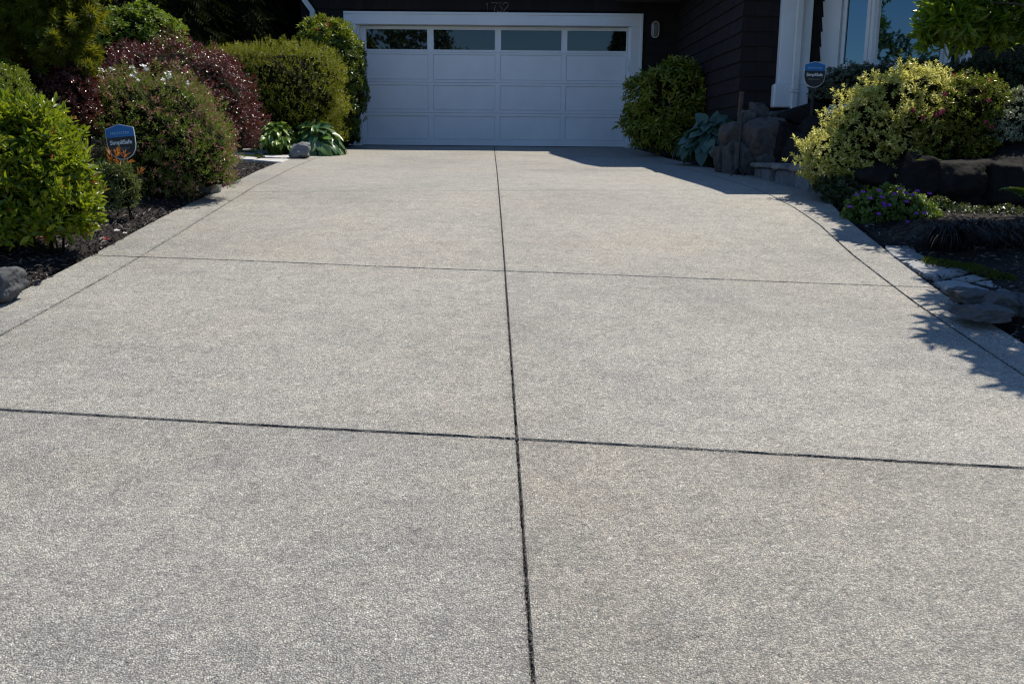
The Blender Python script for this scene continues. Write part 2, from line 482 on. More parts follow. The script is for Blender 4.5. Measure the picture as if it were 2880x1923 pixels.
def lobe_tips(lobes, n, zmin=-.35, jitter=.10, depth=.06, boxy=0, void=0, vs=.2):
    """points over a union of lobes (cx,cy,cz,rx,ry,rz), with outward normals"""
    lobes = np.array(lobes, float)
    area = (lobes[:, 3] * lobes[:, 4] + lobes[:, 4] * lobes[:, 5] + lobes[:, 3] * lobes[:, 5])
    idx = rng.choice(len(lobes), size=int(n * 1.9), p=area / area.sum())
    d = unit(rng.normal(size=(len(idx), 3)))
    d = d[d[:, 2] > zmin]; idx = idx[:len(d)]
    c, r = lobes[idx, :3], lobes[idx, 3:]
    ph = c[:, :1] * 7
    b = 1 + jitter * (np.sin(5.1 * d[:, 0:1] + ph) * np.sin(4.3 * d[:, 1:2] + 1.3 + ph) + .7 * np.sin(11 * d[:, 2:3] + 3 + 7 * d[:, 0:1])
                      + .5 * np.sin(17 * d[:, 1:2] + 9 * d[:, 2:3])) - rng.exponential(depth, size=(len(d), 1)) + rng.normal(0, .02, size=(len(d), 1))
    if boxy:
        b = b * ((np.abs(d) ** boxy).sum(1, keepdims=True)) ** (-1 / boxy)
        nrm = unit(np.sign(d) * np.abs(d) ** (boxy - 1) / r + .15 * d)
    else:
        nrm = unit(d / r)
    P = c + d * r * b
    if void:
        q = P * (6.283 / vs)
        cl = np.sin(q[:, 0] + 1.3 * np.sin(q[:, 2] * .7)) * np.sin(q[:, 2] * 1.1 + 1.1 * np.sin(q[:, 1] * .8)) + np.sin(q[:, 1] * .9 + q[:, 0] * .4 + 2) * np.sin(q[:, 2] * .6 + q[:, 0] * .5) 
        cl = cl + .6 * np.sin(q[:, 0] * .37 + 3) * np.sin(q[:, 2] * .41 + 1)
        P = P - d * r * (void * np.clip(.15 - cl, 0, 1))[:, None] + d * r * (.25 * void * np.clip(cl - .5, 0, 1))[:, None]
    keep = np.ones(len(P), bool)
    for k in range(len(lobes)):
        q = ((P - lobes[k, :3]) / (lobes[k, 3:] * .86))
        keep &= ~(((q ** 2).sum(1) < 1) & (idx != k))
    P, nrm = P[keep][:n], nrm[keep][:n]
    return P, nrm


def whorl(P, A, k, spread, twig, L, up=.35, rand=.45):
    """k leaves around each tip P along axis A"""
    n = len(P)
    ax = unit(A + np.array([0, 0, up]) + rng.normal(0, rand, size=A.shape))
    ref = np.where(np.abs(ax[:, 2:3]) < .9, np.array([[0, 0, 1.0]]), np.array([[1.0, 0, 0]]))
    u = unit(np.cross(ax, ref)); v = np.cross(ax, u)
    j = np.arange(k)
    ph = j[None] * 2.39996 + rng.uniform(0, 6.28, size=(n, 1)) + rng.normal(0, .25, size=(n, k))
    s = spread[0] + (spread[1] - spread[0]) * (j[None] + rng.uniform(-.5, .5, size=(n, k))) / max(1, k - 1)
    rad = np.cos(ph)[..., None] * u[:, None] + np.sin(ph)[..., None] * v[:, None]
    D = np.cos(s)[..., None] * ax[:, None] + np.sin(s)[..., None] * rad
    Nn = ax[:, None] * 1.0 - 0 * rad + rng.normal(0, .25, size=(n, k, 3))
    B = P[:, None] - ax[:, None] * (twig * (j[None] / max(1, k - 1)))[..., None]
    Ls = L * rng.uniform(.65, 1.15, size=(n, k)) * (.75 + .3 * (j[None] / max(1, k - 1)))
    return B.reshape(-1, 3), D.reshape(-1, 3), Nn.reshape(-1, 3), Ls.ravel()


_ico = {}
def ico(sub):
    if sub not in _ico:
        bm = bmesh.new()
        bmesh.ops.create_icosphere(bm, subdivisions=sub, radius=1)
        bm.verts.index_update()
        _ico[sub] = (np.array([v.co[:] for v in bm.verts]), np.array([[v.index for v in f.verts] for f in bm.faces]))
        bm.free()
    return _ico[sub]


def twigs_and_core(base, lobes, n, core, r0=.009):
    mb = MB()
    v, f = ico(3)
    if core > 0:  # dark hull added for the shaded inside of the plant
        for l in lobes:
            l = np.array(l, float)
            wob = 1 + .10 * np.sin(7 * v[:, 0:1] + 5 * v[:, 1:2]) * np.sin(6 * v[:, 2:3] + l[0])
            mb.add(l[:3] + v * l[3:] * core * wob, [f])
    base = np.array(base, float)
    for i in range(n):
        l = np.array(lobes[i % len(lobes)], float)
        d = unit(rng.normal(size=3)); d[2] = abs(d[2]) * .6
        e = l[:3] + d * l[3:] * .85
        b = base + np.array([rng.normal(0, .05), rng.normal(0, .05), -.05])
        m = (b + e) / 2 + rng.normal(0, .06, 3)
        t = np.linspace(0, 1, 6)[:, None]
        pts = (1 - t) ** 2 * b + 2 * t * (1 - t) * m + t ** 2 * e
        mb.tube(pts, np.linspace(r0, r0 * .25, 6), 5, False)
    return mb


def shrub(name, label, cat, base, lobes, tips, k, L, W, mat, spread=(.5, 1.35), twig=.04, up=.35, rand=.45, tmpl='simple',
          core=.70, zmin=-.35, extra=(), jitter=.10, depth=.06, group=None, stems=8, boxy=0, void=.12, vs=None):
    root = thing(name, label, cat, base, group)
    P, A = lobe_tips(lobes, tips, zmin, jitter, depth, boxy, void, vs or L * 5 + .05)
    take = np.zeros(len(P), bool)
    for nm, frac, emat, cond, kw in extra:
        pick = (rng.uniform(size=len(P)) < frac) & cond(P, A) & ~take
        take |= pick
        if pick.sum() == 0: continue
        a = dict(k=k, L=L, W=W, spread=spread, tmpl=tmpl); a.update(kw)
        B, D, Nn, Ls = whorl(P[pick] + A[pick] * a.get('lift', 0.0), A[pick], a['k'], a['spread'], twig, a['L'], a.get('up', up), rand)
        part(nm, leaf_mesh(nm, B, D, Nn, Ls, Ls * (a['W'] / a['L']), a['tmpl']), emat, root)
    B, D, Nn, Ls = whorl(P[~take], A[~take], k, spread, twig, L, up, rand)
    part('foliage', leaf_mesh('foliage', B, D, Nn, Ls, Ls * (W / L), tmpl), mat, root)
    part('branches_and_core', twigs_and_core(base, lobes, stems, core).mesh('branches_and_core'), M['twig'], root)
    return root


def lobes_px(items, y):
    """lobes given as (px centre x, px centre y, px half width, px half height, depth offset, depth radius) at distance plane y"""
    out = []
    for (px, py, hw, hh, dy, ry) in items:
        p = atY(px, py, y + dy)
        s = (p[1] - CAM[1]) / F
        out.append((p[0], p[1], p[2], hw * s, ry, hh * s))
    return out


always = lambda P, A: np.ones(len(P), bool)
topside = lambda P, A: A[:, 2] > .35
camside = lambda P, A: (A[:, 1] < .3)

# ------------------------------------------------------------------ setting: ground
XL = lambda y: np.interp(y, [-30, -13, -9, -7.4, -6.4, -4.5, -2.8, -2, -1.4, -.8, 0.2], [-2.36, -2.33, -2.37, -2.51, -2.63, -2.80, -2.80, -2.74, -2.62, -2.55, -2.55])
XLI = lambda y: np.interp(y, [-30, -13.2, -10.8, -9.9, -9, -7.6, -6.2, -4, -2.5, 0.2], [-2.06, -2.03, -2.03, -2.05, -2.09, -2.19, -2.33, -2.46, -2.48, -2.45])
XC = lambda y: np.interp(y, [-30, -15.6, -14.4, -11.7, -8.5, -6, -1.5, 0.2], [.48, .37, .34, .27, .18, .12, 0, -.04])
XR = lambda y: np.interp(y, [-30, -13.2, -12.3, -11.4, -10.9, -10.3, -9.8, -8.9, -8.1, -7.6, -6.7, -6.1, -5.5, -4.3, -3.3, -.5, .2],
                         [2.66, 2.68, 2.70, 2.78, 2.84, 2.90, 2.96, 3.12, 3.2, 3.2, 3.10, 2.98, 2.88, 2.74, 2.60, 2.50, 2.50])
XRI = lambda y: np.interp(y, [-30, -13.6, -12.5, -11.3, -10.3, -9.5, -8.7, -8, -7, -5, -3, 0.2],
                          [2.43, 2.45, 2.47, 2.54, 2.64, 2.67, 2.66, 2.66, 2.62, 2.46, 2.3, 2.2])

SM = lambda x: np.clip(x, 0, 1) ** 2 * (3 - 2 * np.clip(x, 0, 1))
TER_Y = lambda x: np.interp(x, [2.9, 3.15, 3.5, 4.2, 5.2, 9], [-8.0, -8.2, -8.6, -9.1, -9.3, -9.6])


def terrace_h(x, y):
    return np.interp(y, [-9.5, -8.0, -6.0, -5.0], [-.16, -.02, .33, .40])


def ground_h(x, y):
    """terrain: the drive's slope, mulch beds rising beside it and the terrace behind the boulders"""
    base = zg(y)
    dl = XL(y) - x
    dr = x - XR(y)
    fade = SM((y + 19.5) / 1.5)
    fade_l = fade * SM((-5.2 - y) / .8)
    left = base - .02 + fade_l * .30 * SM((dl - .02) / 1.6) + fade_l * .03 * SM(dl / .15)
    right = base - .02 + fade * .05 * SM((dr - .02) / .8)
    s = SM(np.minimum(x - 3.22, y - TER_Y(x) - .1) / .22)
    right = right * (1 - s) + np.maximum(right, terrace_h(x, y)) * s
    h = base - .16
    h = np.where(dl > .05, left, h)
    h = np.where(dr > .05, right, h)
    return h


def grid_mesh(name, xs, ys, hf, smooth=True):
    X, Y = np.meshgrid(xs, ys)
    V = np.stack([X, Y, hf(X, Y)], -1).reshape(-1, 3)
    nx, ny = len(xs), len(ys)
    i, j = np.meshgrid(np.arange(nx - 1), np.arange(ny - 1))
    a = (j * nx + i).ravel()
    return np_mesh(name, V, [np.stack([a, a + 1, a + nx + 1, a + nx], 1)], smooth)


xs = np.concatenate([[-300, -120, -60, -30, -18, -12, -9], np.arange(-7.5, 8.01, .07), [9, 12, 18, 30, 60, 120, 300]])
ys = np.concatenate([[-300, -120, -60, -40, -30, -24, -21], np.arange(-19.4, 1.01, .07), [2, 4, 8, 16, 30, 60, 120, 300]])
hn = lambda X, Y: ground_h(X, Y) + .012 * np.sin(X * 7.3 + np.sin(Y * 5)) * np.sin(Y * 6.1 + X)
tag(part('ground', grid_mesh('ground', xs, ys, hn), M['soil']), kind='structure')

# ------------------------------------------------------------------ setting: driveway slabs
def row_line(pts):
    (x0, y0), (x1, y1) = pts
    return lambda x: y0 + (x - x0) * (y1 - y0) / (x1 - x0)


rows = [row_line(p) for p in [((-2.5, .16), (2.5, .16)), ((-2.35, -6.25), (2.6, -5.75)), ((-2.38, -8.89), (2.5, -8.36)),
                              ((-2.3, -11.5), (2.48, -12.11)), ((-1.55, -14.11), (1.98, -14.53)), ((-2, -16.95), (2, -17.3)), ((-2, -22), (2, -22))]]
row_gap = [.0, .0015, .002, .0045, .0062, .006, 0]
cols = [XL, XLI, XC, XRI, XR]
col_gap = [0, .0040, .0029, .0035, 0]
vs, fs, dirt_shade, tone = [], [], [], []
VIGNETTE_TONE = [(1.10, 1.075, 1.04), (1.10, 1.08, 1.05), (1.08, 1.07, 1.05), (1.04, 1.035, 1.02), (.925, .92, .905), (.87, .86, .85)]  # row tones fall off toward the camera, a painted vignette
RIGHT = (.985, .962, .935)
nv = 0
for j in range(len(rows) - 1):
    for i in range(4):
        ylen = 2.8
        wid = 2.2 if i in (1, 2) else .35
        def axis(n, ln, g0, g1):
            e = np.array([0, .004, .008, .014, .022, .034]) / ln
            mid = np.linspace(.05 / ln, 1 - .05 / ln, n)
            return np.concatenate([e, mid, (1 - e)[::-1]])
        U = axis(40 if wid > 1 else 7, wid, 0, 0)
        Vv = axis(130, ylen if j else 6., 0, 0)
        u, v = np.meshgrid(U, Vv)
        x = np.zeros_like(u); y = np.full_like(u, -8. - 3 * j)
        for _ in range(8):
            y = rows[j](x) + (rows[j + 1](x) - rows[j](x)) * v
            xa = cols[i](y) + col_gap[i]; xb = cols[i + 1](y) - col_gap[i + 1]
            x = xa + (xb - xa) * u
        y = y + np.where(v < .5, -row_gap[j], row_gap[j + 1]) * np.where(np.minimum(v, 1 - v) * 3 < .05, 1, .0) 
        # ragged edges
        du = np.minimum(u * (wid), (1 - u) * wid); dv = np.minimum(v, 1 - v) * 2.8
        gx = np.where(u < .5, col_gap[i], col_gap[i + 1]); gy = np.where(v < .5, row_gap[j], row_gap[j + 1])
        x = x + np.where(du < .002, rng.normal(0, 1, x.shape) * gx * .30, 0)
        y = y + np.where(dv < .002, rng.normal(0, 1, x.shape) * gy * .30, 0)
        z = zg(y) + .0015 * np.sin(x * 3.1 + y * 2.2) - np.where((du < .002) & (gx > 0), .004 + .3 * gx, 0) - np.where((dv < .002) & (gy > 0), .004 + .3 * gy, 0)
        dd = np.maximum(np.maximum(np.clip(1 - du / (1.9 * gx + 1e-6), 0, 1), .42 * np.exp(-du / .011)) * np.clip(gx / .0045, 0, 1), np.maximum(np.clip(1 - dv / (1.9 * gy + 1e-6), 0, 1), .30 * np.exp(-dv / .010)) * np.clip(gy / .005, 0, 1))  # exp falloff paints the soft shade beside eased joint edges
        ny_, nx_ = u.shape
        V = np.stack([x, y, z], -1).reshape(-1, 3)
        a = (np.arange(ny_ - 1)[:, None] * nx_ + np.arange(nx_ - 1)[None]).ravel()
        q = np.stack([a, a + nx_, a + nx_ + 1, a + 1], 1)
        # skirt
        ring = np.concatenate([np.arange(nx_), np.arange(1, ny_) * nx_ + nx_ - 1, (ny_ - 1) * nx_ + np.arange(nx_ - 2, -1, -1), np.arange(ny_ - 2, 0, -1) * nx_])
        low = V[ring] - np.array([0, 0, .09])
        b = np.arange(len(ring)) + len(V)
        rq = np.stack([ring, np.roll(ring, -1), np.roll(b, -1), b], 1)
        fs.append(np.concatenate([q, rq]) + nv)
        vs.append(V); vs.append(low); nv += len(V) + len(low)
        dirt_shade.append(dd.ravel()); dirt_shade.append(np.ones(len(low)) * .9)
        tn = np.array(VIGNETTE_TONE[j]) * (np.array(RIGHT) if (i >= 2 and j == 4) else 1.0)
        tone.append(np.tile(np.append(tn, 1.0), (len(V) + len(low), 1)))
me = np_mesh('driveway', np.concatenate(vs), [np.concatenate(fs)])
at = me.attributes.new('joint_dirt_shade', 'FLOAT', 'POINT')
at.data.foreach_set('value', np.concatenate(dirt_shade).astype(np.float32))
at = me.attributes.new('slab_vignette_tone', 'FLOAT_COLOR', 'POINT')
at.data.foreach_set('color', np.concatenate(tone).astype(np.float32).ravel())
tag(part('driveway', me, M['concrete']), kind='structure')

gp_ = []
for i_, nq in ((1, 1500), (2, 5200), (3, 2600)):
    yy = rng.uniform(-17.5, -.2, nq) if i_ != 1 else rng.uniform(-14, -4, nq)
    yy = np.where(rng.uniform(size=nq) < .5, yy, rng.uniform(-16.5, -12, nq))
    gp_.append(np.stack([cols[i_](yy) + rng.normal(0, .0035, nq), yy, zg(yy) - rng.uniform(.0, .008, nq)], 1))
for j_, nq in ((3, 2400), (4, 4200)):
    xx = rng.uniform(-2.3, 2.6, nq)
    yy = rows[j_](xx) + rng.normal(0, .0035, nq)
    gp_.append(np.stack([xx, yy, zg(yy) - rng.uniform(.0, .008, nq)], 1))
gp_ = np.concatenate(gp_)
dg = rng.normal(size=gp_.shape); dg[:, 2] *= .5
tag(part('joint_grit', leaf_mesh('joint_grit', gp_, dg, np.tile([0, 0, 1.], (len(gp_), 1)) + rng.normal(0, .5, gp_.shape), rng.uniform(.003, .009, len(gp_)), .004, 'simple'), M['mulch']),
    'dark grit and crumbs caught in the slab joints', 'grit', kind='stuff')

# ------------------------------------------------------------------ mulch, fallen petals
n = 62000
mx = np.concatenate([-2.3 - 4.6 * rng.uniform(0, 1, int(n * .72)) ** 1.5, 2.5 + 4.0 * rng.uniform(0, 1, int(n * .28)) ** 1.3])
my = np.concatenate([rng.uniform(-16.5, -5, int(n * .72)), rng.uniform(-15.5, -7.2, int(n * .28))])
ok = np.where(mx < 0, XL(my) - mx > .0, mx - XR(my) > .0)
mx, my = mx[ok], my[ok]
P = np.stack([mx, my, ground_h(np.where(mx < 0, np.minimum(mx, XL(my) - .06), np.maximum(mx, XR(my) + .06)), my) + rng.uniform(.0, .022, len(mx))], 1)
D = np.stack([rng.normal(size=len(P)), rng.normal(size=len(P)), rng.normal(0, .28, len(P))], 1)
Nn = np.stack([rng.normal(0, .35, len(P)), rng.normal(0, .35, len(P)), np.ones(len(P))], 1)
L = rng.uniform(.012, .062, len(P))
V, Fc = leaf_arrays(P, D, Nn, L, L * rng.uniform(.12, .4, len(P)), 'simple')
tag(part('mulch', np_mesh('mulch', V, [Fc]), M['mulch']), 'dark shredded bark mulch covering the beds beside the drive', 'mulch', kind='stuff')
for px, py, s, m, lab in [(331, 651, .030, 'petal_white', 'larger white petal lying on the dark mulch by the drive edge'),
                          (352, 658, .022, 'petal_white', 'smaller white petal on the mulch, nearer the drive'),
                          (298, 675, .026, 'petal_red', 'small red leaf lying on the dark mulch near the drive')]:
    p = gnd(px, py, .035)
    P = p + rng.normal(0, .006, (5, 3)); P[:, 2] = p[2] + .004
    D = rng.normal(size=(5, 3)); D[:, 2] = .3
    tag(part('fallen_petal', leaf_mesh('fallen_petal', P, D, np.tile([0, -.3, 1.], (5, 1)), s, s * .7, 'oval'), M[m]), lab, 'petal')

# ------------------------------------------------------------------ house
WX, WY = 3.21, -5.0        # wing corner
house = thing('house', 'dark shingled house with a white garage door and a projecting bay-windowed wing', 'house', (0, 0.2, 0))


def shingle_wall(name, p0, p1, z0, z1, course=.182, holes=()):
    """courses of separate shingles along p0->p1 (outward normal to the right of travel)"""
    p0 = np.array(p0, float); p1 = np.array(p1, float)
    ln = np.linalg.norm(p1 - p0); d = (p1 - p0) / ln
    nn = np.array([d[1], -d[0]])
    mb = MB()
    z = z0
    while z < z1 - .01:
        s = -rng.uniform(0, .1)
        zt = min(z + course, z1)
        while s < ln:
            w = rng.uniform(.10, .26)
            a, b = max(0, s), min(ln, s + w - .0022)
            s += w
            if b - a < .015: continue
            if any(h[0] - .001 < b and a < h[1] + .001 and h[2] < zt and z < h[3] for h in holes):
                # cut to the hole's sides
                segs = []
                for h in holes:
                    if not (h[2] < zt and z < h[3]): continue
                    if a < h[0]: segs.append((a, min(b, h[0])))
                    if b > h[1]: segs.append((max(a, h[1]), b))
            else:
                segs = [(a, b)]
            dz = rng.normal(0, .003)
            for a_, b_ in segs:
                if b_ - a_ < .01: continue
                to, bo = .004, .024 + rng.uniform(0, .004)
                A, B = p0 + d * a_, p0 + d * b_
                zb = max(z + dz, z0)
                v = [(*(A + nn * bo), zb), (*(B + nn * bo), zb), (*(B + nn * to), zt + .01), (*(A + nn * to), zt + .01),
                     (*(A - nn * .01), zb), (*(B - nn * .01), zb), (*(B - nn * .01), zt + .01), (*(A - nn * .01), zt + .01)]
                mb.add(v, [np.array([(0, 1, 2, 3), (4, 5, 1, 0), (5, 6, 2, 1), (6, 7, 3, 2), (7, 4, 0, 3), (4, 7, 6, 5)])])
        z = zt
    return mb


TRL, TRR, TRT = -2.69, 2.575, 2.295      # outer edges of the garage trim
gw = shingle_wall('wall', (-3.45, 0), (WX, 0), -.02, 2.78, holes=[(TRL + 3.45 + .01, TRR + 3.45 - .01, -1, TRT - .01)])
gw.box(-3.45, TRL + .02, .012, .20, -.1, 2.8); gw.box(TRR - .02, WX + .2, .012, .20, -.1, 2.8); gw.box(TRL + .02, TRR - .02, .012, .2, TRT - .02, 2.8)
part('garage_wall', gw.mesh('garage_wall'), M['shingle'], house)
sw = shingle_wall('wall', (-3.45, 8), (-3.45, 0), -.02, 2.78); sw.box(-3.44, -3.25, .21, 8, -.1, 2.79)
part('side_wall', sw.mesh('side_wall'), M['shingle'], house)
rw = shingle_wall('wall', (WX, 0), (WX, WY), -.35, 2.48)
rw.box(WX + .012, WX + .2, WY + .2, -.002, -.6, 2.49)
part('return_wall', rw.mesh('return_wall'), M['shingle'], house)
BA, BB, BC, BD = (4.18, WY), (4.643, WY - .55), (5.585, WY - .55), (6.14, WY)
ww = shingle_wall('wall', (WX, WY), (BA[0] + .07, WY), -.35, 2.48)
ww.box(WX, BA[0] + .07, WY + .012, WY + .19, -.6, 2.49)
part('wing_wall', ww.mesh('wing_wall'), M['shingle'], house)
ww = shingle_wall('wall', (BD[0] - .07, WY), (9.5, WY), -.35, 2.48)
ww.box(BD[0] - .07, 9.5, WY + .012, WY + .19, -.6, 2.49)
part('wing_wall', ww.mesh('wing_wall'), M['shingle'], house)

# garage trim
tr = MB()
p_in_l, p_in_r, ztr = -2.49, 2.385, 2.095
tr.box(TRL, p_in_l, -.035, .15, -.005, ztr, .004)
tr.box(p_in_r, TRR, -.035, .15, -.005, ztr, .004)
tr.box(TRL, TRR, -.038, .15, ztr + .0005, TRT, .004)
# raised back band
tr.box(TRL - .012, TRL + .03, -.052, -.0385, -.003, TRT - .0305, .002)
tr.box(TRR - .03, TRR + .012, -.052, -.0355, -.003, TRT - .0305, .002)
tr.box(TRL - .012, TRR + .012, -.055, -.0385, TRT - .03, TRT + .012, .002)
# inner stops
tr.box(p_in_l + .0005, p_in_l + .045, .04, .149, -.003, ztr - .0005, .002)
tr.box(p_in_r - .045, p_in_r - .0005, .04, .149, -.003, ztr - .0005, .002)
part('garage_door_trim', tr.mesh('garage_door_trim'), M['white'], house)

# garage door: sections in rows, panels in columns
DY = .155
gd_z = lambda py: float(atY(1390, py, DY)[2])
zb, zt = .01, 2.09
x_cells = [(-2.352, -1.232), (-1.146, -.020), (.062, 1.172), (1.250, 2.335)]
z_rows = [(.115, .535), (.640, 1.075), (1.165, 1.610)]
z_glass = (1.675, 2.135 - .09)
gx0, gx1 = p_in_l + .002, p_in_r - .002
fr = MB()
zs = [zb, z_rows[0][0], z_rows[0][1], z_rows[1][0], z_rows[1][1], z_rows[2][0], z_rows[2][1], z_glass[0], z_glass[1], zt]
sect = [(zb, .587), (.591, 1.119), (1.123, 1.641), (1.645, zt)]
for a, b in sect:                         # the four hinged sections as one framed leaf
    cell = [r for r in list(z_rows) + [z_glass] if r[0] > a and r[1] < b][0]
    fr.box(gx0, gx1, DY, DY + .04, a, cell[0]); fr.box(gx0, gx1, DY, DY + .04, cell[1], b)
    xx = [gx0] + [v for c in x_cells for v in c] + [gx1]
    for k in range(0, len(xx), 2):
        fr.box(xx[k], xx[k + 1], DY, DY + .04, cell[0], cell[1])
gdoor = part('garage_door', fr.mesh('garage_door'), M['white'], house)
for (x0, x1) in x_cells:
    for (z0, z1) in z_rows:
        mb = MB()
        b1, b2 = .016, .006
        ring = lambda o, y: [(x0 + o, y, z0 + o), (x1 - o, y, z0 + o), (x1 - o, y, z1 - o), (x0 + o, y, z1 - o)]
        v = ring(0, DY + .001) + ring(.002, DY + .024) + ring(.010, DY + .024) + ring(.013, DY + .009)
        q = [(a * 4 + i, a * 4 + (i + 1) % 4, a * 4 + 4 + (i + 1) % 4, a * 4 + 4 + i) for a in range(3) for i in range(4)] + [(12, 13, 14, 15)]
        mb.add(v, [np.array(q)])
        part('door_panel', mb.mesh('door_panel'), M['white'], gdoor)
    mb = MB().box(x0, x1, DY + .012, DY + .02, z_glass[0], z_glass[1])
    part('window_pane', mb.mesh('window_pane'), M['garage_glass'], gdoor)
    mb = MB()
    mb.box(x0 + .0005, x1 - .0005, DY - .006, DY + .011, z_glass[0] + .0005, z_glass[0] + .014)
    mb.box(x0 + .0005, x1 - .0005, DY - .006, DY + .011, z_glass[1] - .014, z_glass[1] - .0005)
    mb.box(x0 + .0005, x0 + .014, DY - .006, DY + .011, z_glass[0] + .0145, z_glass[1] - .0145)
    mb.box(x1 - .014, x1 - .0005, DY - .006, DY + .011, z_glass[0] + .0145, z_glass[1] - .0145)
    part('glazing_bead', mb.mesh('glazing_bead'), M['white'], gdoor)
mb = MB().box(gx0, gx1, DY + .005, DY + .035, .0015, .0095)
part('weather_seal', mb.mesh('weather_seal'), M['black'], gdoor)
hz = float(atY(1771, 182, .1)[2])
mb = MB().box(2.345, 2.362, .022, .0395, hz - .10, hz + .08, .003).box(2.337, 2.37, .015, .0215, hz - .13, hz - .1005, .003)
part('door_bracket', mb.mesh('door_bracket'), M['white'], house)

# house number, thin metal numerals
numx = [float(atY(px, 24, -.04)[0]) for px in (1372, 1388, 1403, 1421)]
nz0 = TRT + .016
H = .165
strokes = [
    [[(.00, .78), (.05, .93), (.05, 0)]],
    [[(0, .95), (.13, .95), (.09, .5), (.07, 0)]],
    [[(.0, .93), (.12, .93), (.06, .60), (.11, .50), (.135, .33), (.12, .12), (.075, .01), (.02, .08), (.015, .22)]],
    [[(.0, .74), (.02, .9), (.065, .98), (.115, .9), (.125, .72), (.09, .48), (.03, .2), (0, .01), (.125, .01)]],
]
for xx, st in zip(numx, strokes):
    mb = MB()
    for pl in st:
        mb.tube([(xx - .04 + a * .75, -.045, nz0 + b * H) for a, b in pl], .0085, 6)
    part('number_digit', mb.mesh('number_digit'), M['number'], house)

# white corner post with base block
pil = MB()
pxl, pxr = float(atY(2193, 150, WY - .14)[0]), float(atY(2279, 150, WY - .14)[0])
bxl, bxr = float(atY(2176, 270, WY - .16)[0]), float(atY(2273, 270, WY - .16)[0])
zbase = float(atY(2225, 303, WY - .16)[2]); zblk = float(atY(2225, 238, WY - .16)[2])
pil.box(pxl, pxr, WY - .14, WY - .024, zblk + .0005, 2.48, .006)
pil.box(bxl, bxr, WY - .17, WY - .024, zbase, zblk, .012)
pil.box(bxl + .02, bxr - .02, WY - .162, WY - .024, zblk + .0005, zblk + .012, .003)
part('corner_post', pil.mesh('corner_post'), M['white'], house)


def box_pipe(mb, pts, w, d):
    for (a, b) in zip(pts[:-1], pts[1:]):
        a = np.array(a); b = np.array(b)
        t = unit(b - a); s = unit(np.cross(t, [0, 1.0, .001])); u = np.cross(s, t)
        v = [p + s * i * w / 2 + u * j * d / 2 for p in (a - t * .01, b + t * .01) for i, j in ((-1, -1), (1, -1), (1, 1), (-1, 1))]
        mb.add(v, [np.array([(0, 1, 2, 3), (7, 6, 5, 4), (0, 4, 5, 1), (1, 5, 6, 2), (2, 6, 7, 3), (3, 7, 4, 0)])])
    return mb


dp = MB()
dxt = float(atY(2248, 60, WY - .2)[0]); dxb = float(atY(2243, 290, WY - .2)[0])
zc_ = float(atY(2240, 258, WY - .2)[2])
dp.box(dxt - .042, dxt + .042, WY - .235, WY - .176, zc_ + .016, 2.47, .010)
dp.box(dxt - .047, dxt + .047, WY - .240, WY - .174, zc_ - .012, zc_ + .0155, .005)
dp.box(dxt - .040, dxt + .040, WY - .233, WY - .177, zbase - .02, zc_ - .0125, .010)
dpo = part('downspout', dp.mesh('downspout'), M['downpipe'], house)
mb = MB().tube([(dxt, WY - .205, zbase - .14), (dxt, WY - .205, zbase - .0205)], .062, 14)
part('drain_pipe', mb.mesh('drain_pipe'), M['clay'], dpo)

# downspout on the garage's left corner
q = lambda px, py: tuple(atY(px, py, -.10))
dl = box_pipe(MB(), [q(846, -60), q(857, 2), q(879, 32), q(880, 120)], .085, .06)
a = q(884, 51)
dl.box(a[0] - .10, a[0] + .06, -.138, -.131, a[2] - .015, a[2] + .015)
part('downspout', dl.mesh('downspout'), M['downpipe'], house)

# bay window
bay = thing('x', 'x', 'x', (0, 0, 0)); bpy.data.objects.remove(bay)


def face_box(mb, P0, P1, s0, s1, z0, z1, n0, n1):
    P0 = np.array(P0); P1 = np.array(P1)
    d = unit(P1 - P0); nn = np.array([d[1], -d[0]])
    v = [(*(P0 + d * s + nn * o), z) for z in (z0, z1) for o in (n0, n1) for s in (s0, s1)]
    mb.add(v, [np.array([(0, 2, 3, 1), (4, 5, 7, 6), (0, 1, 5, 4), (2, 6, 7, 3), (0, 4, 6, 2), (1, 3, 7, 5)])])


